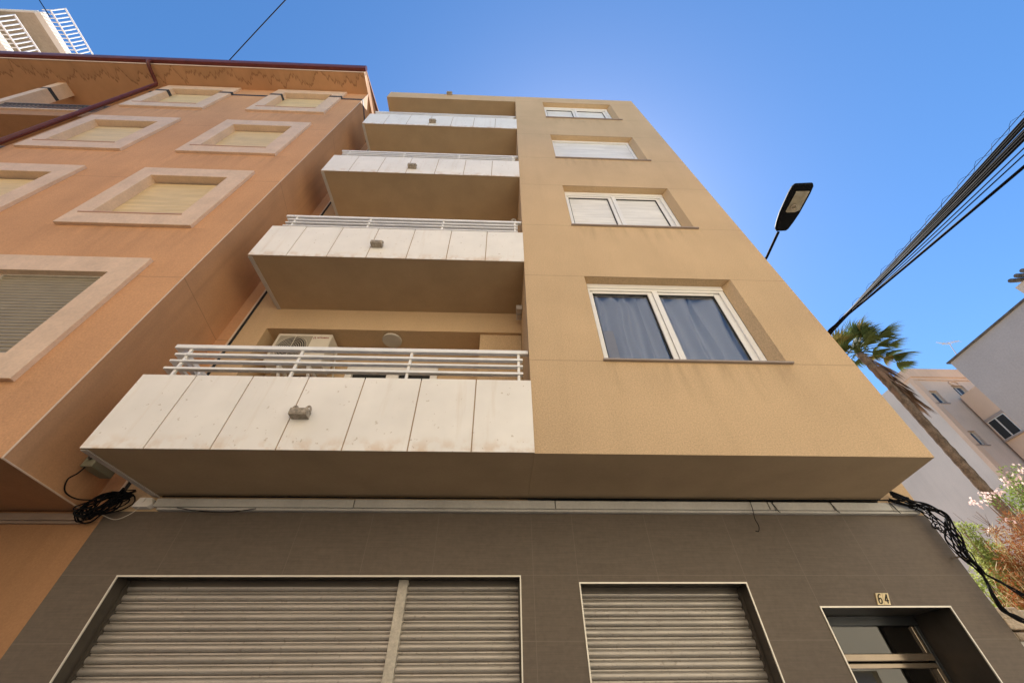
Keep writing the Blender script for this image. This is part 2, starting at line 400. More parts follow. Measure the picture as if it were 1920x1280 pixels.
# main wall behind: left pier, beams over recesses, right strip, side and back walls
m = MB()
SX = 4.45
wall_y(m, -3.745, XM, 3.1, 14.5, YW, [(-3.40, XM, ZS+.02+ST*i, 5.715+ST*i, YB-YW, 0, 0) for i in range(4)] )
wall_y(m, XRB-.005, SX, 3.1, TOP, YW, [])
m.quad((SX, YW, 0), (SX, 16, 0), (SX, 16, TOP), (SX, YW, TOP))
m.quad((-3.745, 16, 0), (-3.745, YW, 0), (-3.745, YW, TOP), (-3.745, 16, TOP))
m.quad((-3.745, 16, 0), (SX, 16, 0), (SX, 16, TOP), (-3.745, 16, TOP))
m.quad((-3.745, YW, TOP), (SX, YW, TOP), (SX, 16, TOP), (-3.745, 16, TOP))
m.build('main_wall', M['ochre_side'], A)
m = MB(); wall_y(m, -3.6, XM, ZS, 14.6, YB, [(-2.26, -.92, 3.3+ST*i, 5.42+ST*i, .04, 0, 0) for i in range(4)]); m.build('recess_wall', M['ochre_side'], A)
# pier on right of each recess
m = MB()
for i in range(4): m.box(-.30, XM-.001, 3.99, YB-.002, ZS+.3+ST*i, 5.713+ST*i)
m.build('recess_pier', M['ochre'], A)
# expansion joint against neighbour
boxo('joint_strip', M['dark'], A, -3.775, -3.747, YW-.012, YW+.3, 3.2, 14.4)
# room slabs (ceilings seen through panes)
m = MB()
for i in range(4): m.box(XM+.02, XR-.02, YF+.14, 9, 5.98+ST*i, 6.14+ST*i)
m.box(XM+.02, XR+.1, 7.0, 7.1, 3.3, 14.9)
m.build('room_interior', M['room'], A)
# canopy slab
m = MB(); m.box(XL+.03, XM-.002, YF, YB+3, 14.505, TOP-.02); m.cur = 1
m.quad((XL+.03, YF, 14.502), (XL+.03, YB, 14.502), (XM-.003, YB, 14.502), (XM-.003, YF, 14.502))
m.build('roof_canopy', [M['ochre_side'], M['soffit']], A)

# --- windows
for i in range(4):
    dz = ST*i; zb, zt = 4.335+dz, 5.858+dz
    w = bpy.data.objects.new('window', None); COL.objects.link(w); w.parent = A; w.location = Vector((2.11, 3.13, zb))-A.location
    fy = 3.135
    m = MB()
    m.box(1.166, 3.036, fy-.012, fy+.10, zt-.085, zt-.001)           # box cover
    if i != 2:
        ring(m, 1.166, 3.036, zb+.012, zt-.086, .022, .065, .022, .04, fy, fy+.09)
        m.box(2.955, 2.962, fy-.006, fy, zb+.02, zt-.09)
        m.box(1.189, 1.225, fy+.02, fy+.07, zb+.042, zt-.137); m.box(2.888, 2.97, fy+.02, fy+.07, zb+.042, zt-.137)
        m.box(1.225, 2.888, fy+.02, fy+.07, zb+.035, zb+.072); m.box(1.225, 2.888, fy+.02, fy+.07, zt-.165, zt-.127)
        m.box(1.972, 2.032, fy+.012, fy+.0195, zb+.073, zt-.166); m.box(1.972, 2.032, fy+.0205, fy+.07, zb+.073, zt-.166); m.box(2.036, 2.105, fy-.004, fy+.0195, zb+.04, zt-.13); m.box(2.036, 2.105, fy+.0205, fy+.055, zb+.073, zt-.166)
    else:
        m.box(1.166, 1.19, fy, fy+.06, zb+.012, zt-.086); m.box(2.975, 3.036, fy, fy+.06, zb+.012, zt-.086)
    m.build('frame', M['pvc'], w, bevel=.004)
    if i != 2:
        gk = MB()
        for (a, b) in ((1.226, 1.971), (2.106, 2.887)): ring(gk, a, b, zb+.073, zt-.166, .010, .010, .010, .014, fy+.028, fy+.044)
        gk.build('gasket', M['dark'], w)
    if i == 0:
        for (a, b) in ((1.226, 1.971), (2.106, 2.887)):
            g_ = MB(); g_.quad((a, fy+.045, zb+.073), (b, fy+.045, zb+.073), (b, fy+.045, zt-.166), (a, fy+.045, zt-.166))
            g_.build('pane', M['glass'] if i == 0 else M['glass_blind'], w)
    if i == 0:
        for (a, b, sd) in ((1.2, 1.98, 1), (2.02, 2.95, 5)):
            m = MB(); n = 160; prev = None; vs = []; fs = []
            for k in range(n+1):
                t = k/n; x = a+(b-a)*t
                y = 3.245+.04*math.sin(t*30+sd+2*noise.noise(Vector((t*3, sd, 0))))+.03*noise.noise(Vector((t*8, sd, 3)))
                for q in range(6): vs.append((x+.03*noise.noise(Vector((t*5, q*.4, sd)))*q, y, zb-.1+(zt-zb+.05)*q/5))
            for k in range(n):
                for q in range(5): a_ = k*6+q; fs.append((a_, a_+6, a_+7, a_+1))
            m.add(vs, fs); m.build('curtain', M['curtain'], w, smooth=True)
        m = MB(); m.box(1.25, 1.375, 3.19, 3.198, zb+.05, zb+.66); m.build('white_panel', M['whitepaint'], w)
    else:
        yb = fy+.02 if i == 2 else fy+.045
        m = MB(); m.box(1.185, 2.98, yb, yb+.012, zb+.013, zt-.09); o = m.build('roller_blind', M['blind_white'], w)
    m = MB(); m.box(1.10, 3.165, 2.968, fy-.001, zb-.014, zb+.009); m.build('sill', M['stone_sill'], w, bevel=.003)

# --- balconies
def rail_bars(mb, dz):
    for z0, z1, a, b in ((4.444, 4.500, -3.44, .306), (4.345, 4.380, -3.385, .245), (4.258, 4.288, -3.385, .245), (4.155, 4.190, -3.385, .245)):
        mb.box(a, b, 3.04, 3.088, z0+dz+.003, z1+dz-.003)
        mb.box(a+.001, a+.05, 3.089, 3.94, z0+dz+.001, z1+dz-.001)
    for x in (-3.27, -2.11, -.95, .2): mb.box(x-.014, x+.014, 3.055, 3.083, 3.99+dz, 4.453+dz)
    for y in (3.42, 3.86): mb.box(-3.43+.05, -3.39+.05-.005, y-.017, y+.017, 3.99+dz, 4.453+dz)
joints = [XL-.002, -2.94, -2.40, -1.865, -1.32, -.77, -.23, .318]
for i in range(4):
    dz = ST*i
    m = MB()
    m.prism([(XL+.03, YF+.012, ZS+dz), (XM-.002, YF+.012, ZS+dz), (XM-.002, YW+.02, ZS+dz), (XL+.06, YW+.02, ZS+dz)], (0, 0, .16))
    m.box(XL+.03, XM-.002, YF+.012, YF+.10, ZS+.16+dz, ZS+.775+dz)
    m.box(XL+.03, XL+.11, YF+.10, YW-.002, ZS+.16+dz, ZS+.775+dz)
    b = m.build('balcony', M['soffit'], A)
    for k in range(7):
        p = MB(); a_, b_ = joints[k]+.0055, joints[k+1]-.0055
        zt_ = 4.028+dz
        p.box(a_, b_, YF-.022, YF-.0135, ZS-.004+dz, zt_)
        p.build('facing_panel', M['panel'], b, bevel=.0025)
    p = MB(); p.box(XL+.004, XM, YF-.013, YF+.0115, ZS+dz-.002, 4.01+dz); p.build('panel_backing', M['panel_gap'], b)
    p = MB(); p.prism([(XL-.004, YF+.005, ZS-.012+dz), (XL+.052, YF+.005, ZS-.012+dz), (XL+.08, YW-.003, ZS-.012+dz), (XL+.024, YW-.003, ZS-.012+dz)], (0, 0, .011))
    p.prism([(XL+.0, YF+.005, ZS+dz), (XL+.029, YF+.005, ZS+dz), (XL+.059, YW-.003, ZS+dz), (XL+.03, YW-.003, ZS+dz)], (0, 0, .77))
    p.build('side_panel', M['grey_edge'], b, bevel=.002)
    p = MB(); rail_bars(p, dz); p.build('railing', M['white'], b, bevel=.004)
    # balcony door
    d = MB(); zt_ = 5.418+dz
    ring(d, -2.258, -.922, 3.42+dz, zt_, .10, .10, .1, .15, YB-.02, YB+.03); d.box(-1.66, -1.48, YB-.015, YB+.03, 3.52+dz, zt_-.151)
    fr = d.build('balcony_door', M['pvc'], A, bevel=.003)
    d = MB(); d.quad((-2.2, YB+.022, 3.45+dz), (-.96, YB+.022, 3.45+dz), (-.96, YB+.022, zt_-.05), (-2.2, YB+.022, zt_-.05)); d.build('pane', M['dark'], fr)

# --- ground floor
m = MB(); rv = MB()
gh = [(-3.31, .226, -.001, 2.55, .18, 0, 0), (.748, 2.28, -.001, 2.497, .20, 0, 0), (2.852, 4.047, -.001, 2.313, .52, 0, 0)]
wall_y(m, -3.79, SX, 0, 3.1, YW, [(a, b, 0, d, e, f, g) for (a, b, c, d, e, f, g) in gh], rv)
m.quad((SX+.002, YW, 0), (SX+.002, 5, 0), (SX+.002, 5, 3.1), (SX+.002, YW, 3.1))
m.build('ground_floor_cladding', M['clad'], A)
rv.build('reveal_lining', M['reveal'], A)
for (a, b, c, d, *_), nm in zip(gh, 'abc'):
    t = MB(); y0 = YW-.008
    t.box(a-.001, a+.010, y0, YW+.004, .13, d); t.box(b-.010, b+.001, y0, YW+.004, .13, d); t.box(a-.001, b+.001, y0-.001, YW+.004, d-.010, d+.002)
    t.build('opening_trim', M['trim'], A)
def shutter(x0, x1, top, y, zend=.14):
    P_ = .0712; vs = []; prof = []
    z = top
    while z > zend:
        prof.append((y+.012, z)); prof.append((y-.002, z-.0015))
        for k in range(1, 12):
            a = math.pi*k/12; prof.append((y-.002-.020*math.sin(a), z-.0015-.051*(1-math.cos(a))/2))
        prof.append((y-.001, z-.0530)); prof.append((y+.008, z-.0545)); prof.append((y+.003, z-.0560)); prof.append((y+.001, z-.0670)); prof.append((y+.012, z-.0690))
        z -= P_
    s = MB(); n = len(prof)
    s.add([(x, p[0], p[1]) for x in (x0, x1) for p in prof], [(i, n+i, n+i+1, i+1) for i in range(n-1)])
    return s
s = shutter(-3.30, -.885, 2.52, 4.125); s.build('roller_shutter', M['steel'], A)
s = shutter(-.80, .215, 2.52, 4.125); s.build('roller_shutter', M['steel'], A)
s = shutter(.755, 2.27, 2.47, 4.14); s.build('roller_shutter', M['steel'], A)
boxo('shutter_housing', M['dark'], A, -3.309, 2.279, 4.1605, 4.4, .13, 2.549)
p = MB(); p.box(-.885, -.80, 4.065, 4.15, .13, 2.548)
for k in range(33):
    z = .2+k*.0712; p.box(-.892, -.884, 4.075, 4.10, z, z+.02); p.box(-.801, -.793, 4.075, 4.10, z+.03, z+.05)
p.build('shutter_post', M['post_steel'], A, bevel=.004)
for (a_, b_, y_, z_) in ((.749, .768, 4.09, 2.49), (2.26, 2.279, 4.09, 2.49), (-3.309, -3.285, 4.085, 2.545), (.206, .225, 4.085, 2.545)):
    p = MB(); p.box(a_, b_, y_, y_+.07, .13, z_); p.build('shutter_guide', M['reveal'], A)
for (a_, b_, z_) in ((-3.308, .225, 2.50), (.749, 2.279, 2.447)): boxo('shutter_box', M['reveal'], A, a_, b_, 4.10, 4.15, z_, z_+.048)
# entrance door
d = thing('entrance_door', (3.45, 4.4, 0), 'x', 'y'); d.parent = A; d.location = Vector((3.45, 4.4, 0))-A.location
for k in ('label', 'category'): del d[k]
YD = 4.40
p = MB(); p.box(2.853, 4.046, YD-.04, YD+.05, 2.235, 2.312); p.box(2.853, 2.90, YD-.03, YD+.05, .13, 2.234); p.box(4.0, 4.046, YD-.03, YD+.05, .13, 2.234)
p.build('frame', M['dark_frame'], d, bevel=.005)
p = MB(); p.box(2.901, 3.999, YD-.045, YD+.03, 1.975, 2.03); p.box(2.901, 3.999, YD-.03, YD+.03, 1.925, 1.963)
p.box(3.955, 3.999, YD-.045, YD+.03, .2, 1.924); p.box(2.901, 2.945, YD-.045, YD+.03, .2, 1.924); p.box(3.97, 3.999, YD-.02, YD+.02, 2.031, 2.234)
p.build('door_rail', M['wood'], d, bevel=.006)
p = MB(); p.quad((2.9, YD, 2.03), (3.99, YD, 2.03), (3.99, YD, 2.235), (2.9, YD, 2.235)); p.build('pane', M['glass_dark'], d)
p = MB(); p.quad((2.945, YD, .2), (3.955, YD, .2), (3.955, YD, 1.925), (2.945, YD, 1.925)); p.build('pane', M['glass_dark'], d)
boxo('hallway', M['dark'], d, 2.853, 4.046, 4.8, 4.85, 0, 2.4)
boxo('threshold', M['kerb'], A, 2.853, 4.046, 3.95, 4.45, .001, .14)

# ---- things on the main building
def light_box(x, y, z, s, label):
    t = thing('balcony_light', (x, y, z), label, 'lamp', 'weathered light fittings on the balcony fronts')
    m = MB(); w_ = .078*s; z0, z1 = z-.035, z+.03
    m.box(x-w_, x+w_, y-.085, y-.001, z0, z0+.012); m.box(x-w_, x+w_, y-.088, y-.077, z0+.012, z1)
    m.box(x-w_, x-w_+.012, y-.076, y-.001, z0+.012, z1); m.box(x+w_-.012, x+w_, y-.076, y-.001, z0+.012, z1)
    m.build('tray', M['weathered'], t, bevel=.003)
    for sx in (-1, 1):
        m = MB(); pts = [(x+sx*(w_-.02)+.026*math.cos(a), y-.045, z1-.012+.055*math.sin(a)) for a in [math.pi*k/8 for k in range(9)]]
        m.tube(pts, .010, 6); m.build('clip', M['weathered'], t)
    m = MB(); m.tube([(x-w_*.8, y-.04, z+.01), (x+w_*.8, y-.04, z+.01)], .016, 8); m.build('tube', M['opal'], t)
floor_n = ['lowest', 'second', 'third', 'topmost']
for i in range(4):
    light_box(-1.77, YF-.024, 3.575+[0, -.055, -.105, -.135][i]+ST*i, 1, 'small weathered light fitting on the white panels of the %s balcony' % floor_n[i])
light_box(-1.66, YF-.001, 14.98, 1, 'small weathered fitting at the roof edge above the balconies')

n = thing('house_number', (3.47, YW, 2.36), 'cream tiles with the black house number 64 above the entrance door', 'sign')
def shx(x, z): return x+(z-2.367)*.40
GL = {'6': [[(.80, .93), (.62, 1.0), (.40, .98), (.22, .82), (.14, .55), (.14, .28), (.26, .06), (.50, 0), (.74, .06), (.86, .27), (.80, .48), (.60, .58), (.36, .54), (.18, .40)]],
      '4': [[(.66, 0), (.66, 1.0), (.10, .30), (.92, .30)]]}
for ch, xa, xb in (('6', 3.405, 3.462), ('4', 3.465, 3.522)):
    z0, z1 = 2.322, 2.412; m = MB()
    m.prism([(shx(xa, z0), YW-.012, z0), (shx(xb, z0), YW-.012, z0), (shx(xb, z1), YW-.012, z1), (shx(xa, z1), YW-.012, z1)], (0, .011, 0))
    t_ = m.build('number_tile', M['tile'], n, bevel=.0015)
    m = MB()
    for st_ in GL[ch]:
        pts = []
        for u, v in st_:
            z = z0+.011+v*.068; pts.append((shx(xa+.009+u*.039, z), YW-.0135, z))
        pts = smooth_path(pts, 4) if ch == '6' else pts
        if ch == '6': m.tube(pts, .0044, 6)
        else:
            for a_, b_ in zip(pts[:-1], pts[1:]): m.tube([a_, b_], .0044, 6)
    m.build('digit', M['black'], t_)

t = thing('air_conditioner', (-2.84, 4.1, 5.0), 'beige outdoor air conditioning unit bracketed to the wall of the lowest balcony', 'air conditioner')
m = MB(); m.box(-3.22, -2.44, 3.985, 4.28, 5.10, 5.655); m.build('casing', M['ac'], t, bevel=.018)
m = MB(); m.box(-3.17, -2.71, 3.978, 3.984, 5.15, 5.60); m.build('fan_panel', M['ac_mid'], t)
m = MB(); m.prism([(-2.94+.20*math.cos(a), 3.9775, 5.37+.20*math.sin(a)) for a in [2*math.pi*q/32 for q in range(32)]], (0, -.003, 0)); m.build('fan_opening', M['ac_dark'], t)
m = MB()
for k in range(7):
    r = .05+.028*k; m.tube([(-2.94+r*math.cos(a), 3.972, 5.37+r*math.sin(a)) for a in [2*math.pi*q/28 for q in range(29)]], .003, 4, cap=False)
m.tube([(-2.94-.23, 3.97, 5.37), (-2.94+.23, 3.97, 5.37)], .004, 4); m.tube([(-2.94, 3.97, 5.14), (-2.94, 3.97, 5.6)], .004, 4)
m.build('fan_guard', M['ac'], t)
m = MB()
for x in (-3.0, -2.6):
    m = MB(); m.box(x-.015, x+.015, 3.99, 4.4, 5.06, 5.098); m.prism([(x-.015, 4.0, 5.059), (x-.015, 4.04, 5.059), (x-.015, 4.40, 4.72), (x-.015, 4.40, 4.68)], (.03, 0, 0)); m.build('bracket', M['white'], t)
text_mesh('MITSUBISHI', .032, M['red'], t, Matrix.Translation((-2.56, 3.983, 5.575)) @ XZ, 'maker_lettering', bold=.0005)
m = MB()
for cx, cz in ((-2.675, 5.583), (-2.687, 5.563), (-2.663, 5.563)):
    m.prism([(cx, 3.984, cz+.011), (cx-.009, 3.984, cz), (cx, 3.984, cz-.011), (cx+.009, 3.984, cz)], (0, -.0015, 0))
m.build('emblem', M['red'], t)
m = MB(); m.tube(smooth_path([(-2.44, 4.12, 5.5), (-2.38, 4.14, 5.47), (-2.37, 4.2, 5.3), (-2.40, 4.39, 5.1)]), .014, 6); m.build('pipe', M['ac'], t)
m = MB(); m.disc((-1.62, 4.13), .145, .145, 5.675, 5.712); o = m.build('ceiling_light', M['opal'], bevel=.01)
tag(o, 'round flat ceiling light above the lowest balcony', 'lamp')
t = thing('lantern', (.2, 3.2, 7.33), 'small glass lantern behind the railing of the second balcony', 'lantern')
m = MB(); m.disc((.19, 3.2), .05, .05, 7.40, 7.42, 12)
for k in range(6):
    a = k*math.pi/3; m.tube(smooth_path([(.19+.03*math.cos(a), 3.2+.03*math.sin(a), 7.42), (.19+.065*math.cos(a), 3.2+.065*math.sin(a), 7.53), (.19+.05*math.cos(a), 3.2+.05*math.sin(a), 7.66)], 4), .005, 5)
m.disc((.19, 3.2), .06, .06, 7.66, 7.672, 12); m.build('cage', M['ac'], t)
m = MB(); m.disc((.19, 3.2), .03, .03, 7.42, 7.6, 12); m.build('globe', M['opal'], t)
t = MB(); t.box(.225, .31, 3.6, 3.7, 5.86, 5.95); t.box(.235, .31, 3.75, 3.85, 5.89, 5.97); o = t.build('junction_box', M['grey_edge'], bevel=.006)
tag(o, 'small pale junction box pair high on the wall under the second balcony', 'junction box')

# trunking along the facade
m = MB(); cuts = [-3.345, -1.42, .585, 2.785, 2.84, 3.46, 4.08, 4.41]
for a, b in zip(cuts[:-1], cuts[1:]):
    m.box(a+.004, b-.004, YW-.06-.002*(cuts.index(a) % 2), YW-.001, 3.125, 3.205)
m.box(-3.30, 4.36, YW-.05, YW-.001, 3.098, 3.122)
o = m.build('cable_trunking', M['trunk_w'], bevel=.004); tag(o, 'long pale cable trunking under the overhang above the grey ground floor', 'trunking')
m = MB(); m.prism([(-3.53, YW-.075, 3.115), (-3.385, YW-.075, 3.115), (-3.35, YW-.075, 3.145), (-3.385, YW-.075, 3.205), (-3.50, YW-.075, 3.205)], (0, .07, 0))
o = m.build('cable_cover', M['whitepaint'], bevel=.004); tag(o, 'short bright white cover box at the left end of the pale trunking', 'cover')
m = MB(); m.box(-9, -3.93, YW-.05, YW-.001, 3.0, 3.062); m.box(-9, -3.95, YW-.03, YW-.001, 2.975, 2.999)
o = m.build('cable_trunking', M['trunk_t'], bevel=.004); tag(o, 'brown cable trunking at the foot of the terracotta overhang', 'trunking')

def cable(name, pts, r, label, group=None, mat='rubber', n=6):
    m = MB(); m.tube(pts, r, n); o = m.build(name, M[mat], smooth=True); return tag(o, label, 'cable', group)
cable('hanging_wire', smooth_path([(2.60, 3.87, 3.21), (2.585, 3.86, 3.12), (2.565, 3.86, 3.03), (2.572, 3.86, 2.96), (2.555, 3.87, 2.915), (2.53, 3.88, 2.92)]), .004, 'thin loose wire hanging hooked down over the trunking above the narrower shutter')
for k, x in enumerate((2.84, 3.46, 4.10)):
    cable('cable_tie', smooth_path([(x-.02, 3.875, 3.21), (x, 3.872, 3.15), (x+.012, 3.872, 3.11), (x+.03, 3.878, 3.098)]), .004,
          'dark wire tie looped over the trunking, %s' % ['nearest the hanging wire', 'middle of the three near the door', 'nearest the right corner'][k], 'wire ties on the trunking')
cable('facade_cable', smooth_path([(4.3, 3.86, 3.222), (3.4, 3.87, 3.221), (2.4, 3.88, 3.219), (1.0, 3.88, 3.222), (-.8, 3.88, 3.218), (-2.2, 3.88, 3.222), (-3.3, 3.88, 3.22)]), .007,
      'black cable lying along the top of the pale trunking')
cable('sagging_wire', smooth_path([(-3.1, 3.885, 3.115), (-2.9, 3.878, 3.085), (-2.6, 3.878, 3.072), (-2.35, 3.885, 3.11)]), .004, 'thin dark wire sagging below the left part of the pale trunking')

# corner cable runs at right (x ~ 4.2-4.6)
main = [(4.074, 3.85, 3.213), (4.229, 3.85, 3.175), (4.359, 3.85, 3.138), (4.404, 3.85, 3.053), (4.403, 3.85, 2.93), (4.399, 3.85, 2.803), (4.416, 3.85, 2.682), (4.454, 3.85, 2.583), (4.452, 3.85, 2.48), (4.405, 3.85, 2.365), (4.404, 3.85, 2.271), (4.465, 3.85, 2.21), (4.58, 3.85, 2.157), (4.8, 3.85, 2.1)]
br = [(4.106, 3.82, 3.256), (4.246, 3.82, 3.191), (4.391, 3.82, 3.137), (4.473, 3.82, 3.053), (4.475, 3.82, 2.955), (4.443, 3.82, 2.822), (4.427, 3.82, 2.701), (4.445, 3.82, 2.593), (4.474, 3.82, 2.524), (4.534, 3.82, 2.465), (4.603, 3.82, 2.407), (4.671, 3.82, 2.327), (4.77, 3.82, 2.234), (4.95, 3.82, 2.1)]
rr = random.Random(3)
SPR = [.02, .025, .035, .042, .046, .046, .036, .012, .010, .012, .014, .02, .02, .02]
for k in range(13):
    a_src, b_src = (main, main) if k < 5 else ((main, br) if k < 7 else ((br, main) if k < 10 else (br, br)))
    src = a_src[:8]+b_src[8:]
    pts = [Vector(p)+Vector((rr.uniform(-1, 1), rr.uniform(-1, .6), rr.uniform(-1, 1)))*sp for p, sp in zip(src, SPR)]
    cable('corner_cable', smooth_path(pts, 7), rr.choice((.004, .005, .007, .008)),
          'black cable in the tangled bundle running down the right corner of the grey ground floor', 'tangled cables down the right corner')
m = MB()
for k in range(8):
    b0 = Vector(rr.choice(main[1:5])); c0 = b0+Vector((rr.uniform(-.02, .06), rr.uniform(-.04, .02), rr.uniform(-.04, .04)))
    u_, v_ = rr.uniform(.03, .08), rr.uniform(.02, .05); ph = rr.uniform(0, 6.28); ar = rr.uniform(1.5, 3.5)
    m.tube([(c0.x+u_*math.cos(ph+ar*q/14), c0.y+.02*math.sin(q), c0.z+v_*math.sin(ph+ar*q/14)-u_*.6*math.cos(ph+ar*q/14)) for q in range(15)], rr.choice((.003, .004)), 5)
o = m.build('wire_tangle', M['rubber']); tag(o, 'knot of thin wires tangled around the corner cables', 'wires', kind='stuff')
m = MB()
m.tube([(4.40, 3.943, 2.70), (4.40, 3.86, 2.69), (4.41, 3.83, 2.66), (4.44, 3.83, 2.64), (4.45, 3.86, 2.66)], .008, 6)
o = m.build('cable_clamp', M['weathered']); tag(o, 'rusty clamp holding the cable tangle at the right corner', 'clamp')
for k, zz in enumerate((3.24, 3.22)):
    cable('stub_cable', smooth_path([(4.07, 3.9, 3.42-.03*k), (4.13, 3.88, 3.35), (4.2+.05*k, 3.86, 3.27), (4.3, 3.85, zz)]), .009,
          ['black cable dropping from under the overhang into the corner tangle, upper one', 'black cable dropping from under the overhang into the corner tangle, lower one'][k])

# coil between the two buildings
rr = random.Random(11)
m = MB()
c0 = Vector((-3.745, 3.83, 3.12))
for k in range(15):
    ph = rr.uniform(0, 6.28); sx_, sz = rr.uniform(.12, .24), rr.uniform(.055, .12); ti = rr.uniform(.35, .65); oy = rr.uniform(-.06, .05)
    pts = []
    for q in range(25):
        a = ph+2*math.pi*q/24*1.0; u, v = sx_*math.cos(a), sz*math.sin(a)
        pts.append((c0.x+u*.85+rr.uniform(-.006, .006), c0.y+oy+.05*math.sin(a*2+k), c0.z+v*.75+u*ti))
    m.tube(pts, rr.choice((.006, .008)), 6)
o = m.build('cable_coil', M['rubber'], smooth=True); tag(o, 'tangled coil of black cable bunched in the gap between the two buildings', 'cable')
t = thing('junction_box', (-3.84, 3.6, 3.35), 'greenish grey electric box on the terracotta side wall beside the lowest balcony', 'junction box')
m = MB(); m.box(-3.91, -3.80, 3.50, 3.76, 3.34, 3.46); m.build('housing', M['junction'], t, bevel=.008)
m = MB(); m.tube([(-3.852, 3.49, 3.42), (-3.852, 3.475, 3.42)], .02, 10); m.build('cap', M['ac_dark'], t)
cable('wall_cable', smooth_path([(-3.87, 3.52, 3.345), (-3.87, 3.5, 3.27), (-3.89, 3.48, 3.2), (-3.90, 3.55, 3.12), (-3.86, 3.66, 3.1), (-3.8, 3.78, 3.14)]), .006, 'loop of black cable from the electric box down to the coil')
cable('white_wire', smooth_path([(-3.75, 3.88, 3.04), (-3.6, 3.88, 3.0), (-3.5, 3.88, 3.05), (-3.46, 3.88, 3.11), (-3.43, 3.86, 3.2)]), .003, 'thin pale wire looping under the cable coil', mat='ac')

# ================================================================== TERRACOTTA BUILDING
BX0, BX1, BX1B = -9.43, -3.828, -3.985
BY = 2.871; BZ0, BZ1 = 3.09, 14.12; P2 = 2.77
B = thing('apartment_building', (-8, YW, 0), 'terracotta apartment building with pink framed windows and brown gutter, left of the ochre block', 'building')
m = MB(); hB = []
cols = [(-6.255, -4.385), (-9.215, -7.27)]
for (xa, xb) in cols:
    for r in range(4): hB.append((xa+.29, xb-.31, 4.14+P2*r, 5.46+P2*r, .10, 0, 0))
wall_y(m, BX0, BX1, BZ0, BZ1, BY, hB, MB())
m.build('front_wall', M['terra'], B)
m = MB()
m.quad((BX1, BY, BZ0), (BX1B, YW, BZ0), (BX1B, YW, BZ1), (BX1, BY, BZ1))
# gable part above eave level
m.quad((BX1+.001, 2.36, BZ1), (BX1B, YW, BZ1), (BX1B-.1, 7.4, BZ1), (BX1B-.1, 7.4, 16.30), (BX1, 2.36, 14.34))
m.build('side_wall', M['terra_side'], B)
m = MB()
m.quad((BX1B, YW-.001, 3.0), (-3.80, YW-.001, 3.0), (-3.80, YW-.001, 15.3), (BX1B, YW-.001, 15.3))
m.quad((-3.80, YW, 3.0), (-3.80, 7, 3.0), (-3.80, 7, 16), (-3.80, YW, 15.3))
m.build('return_wall', M['terra_side'], B)
boxo('white_joint_strip', M['edge_bead'], B, -3.80, -3.776, YW-.02, YW+.1, 3.2, 15)
m = MB(); wall_y(m, -30, -3.78, 0, 3.10, YW+.002, [(-9, -6.5, .1, 2.3, .2, 0, 0)]); m.build('lower_wall', M['terra_low'], B)
boxo('garage_door', M['steel'], B, -9.0, -6.5, 4.13, 4.16, .1, 2.3)
m = MB(); m.quad((-30, BY, BZ0), (-30, YW, BZ0), (BX1B, YW, BZ0), (BX1, BY, BZ0)); m.build('soffit', M['terra_low'], B)
m = MB(); m.tube([(BX1, BY-.001, BZ0), (BX1, BY-.001, BZ1)], .007, 6); m.tube([(BX1, BY, BZ0-.001), (BX1B, YW, BZ0-.001)], .007, 6); m.build('corner_bead', M['edge_bead'], B)
# windows
for (xa, xb) in cols:
    for r in range(4):
        z0, z1 = 3.83+P2*r, 5.77+P2*r
        w = bpy.data.objects.new('window', None); COL.objects.link(w); w.parent = B; w.location = Vector(((xa+xb)/2, BY, z0))-B.location
        m = MB(); ring(m, xa, xb, z0, z1, .29, .31, .31, .31, BY-.05, BY+.13); m.build('surround', M['pink'], w, bevel=.005)
        if r == 0:
            m = MB(); yy = BY+.05
            a, b = xa+.291, xb-.311; z = 5.44
            m2 = MB(); ring(m2, a, b, 4.141, 5.459, .03, .03, .03, .02, BY+.02, BY+.07); m2.build('frame', M['trim'], w)
            while z > 4.2:
                m.prism([(a+.031, yy-.008, z), (a+.031, yy-.016, z-.022), (a+.031, yy-.008, z-.043), (a+.031, yy+.006, z-.045), (a+.031, yy+.006, z)], (b-a-.062, 0, 0)); z -= .05
            m.build('blind', M['blind_grey'], w)
        else:
            m = MB(); m.box(xa+.291, xb-.311, BY+.085, BY+.10, 4.14+P2*r, 5.425+P2*r); m.build('blind', M['blind_yellow'], w)
            m = MB(); m.box(xa+.291, xb-.311, BY+.105, BY+.115, 5.40+P2*r, 5.459+P2*r); m.build('blind_gap', M['dark'], w)
            m = MB(); m.box(xa+.12, xb-.29, BY-.06, BY+.08, 4.115+P2*r, 4.139+P2*r); m.build('sill', M['pink_sill'], w, bevel=.003)
# dark joint band near the top
m = MB(); zb_ = 13.50
for (a_, b_) in ((BX0, -9.22), (-7.265, -6.26), (-4.38, BX1+.001)): boxo('dark_band', M['band'], B, a_, b_, BY-.006, BY+.01, zb_, zb_+.11)
for (xa, xb) in cols:
    for (a_, b_) in ((xa-.004, xa+.294), (xb-.314, xb+.004)): boxo('dark_band', M['band'], B, a_, b_, BY-.055, BY+.13, zb_, zb_+.11)
m = MB(); m.prism([(BX1+.001, BY-.006, zb_+.001), (BX1+.008, BY-.006, zb_+.001), (BX1B+.006, YW-.01, zb_+.001), (BX1B-.001, YW-.01, zb_+.001)], (0, 0, .108)); m.build('dark_band', M['band'], B)
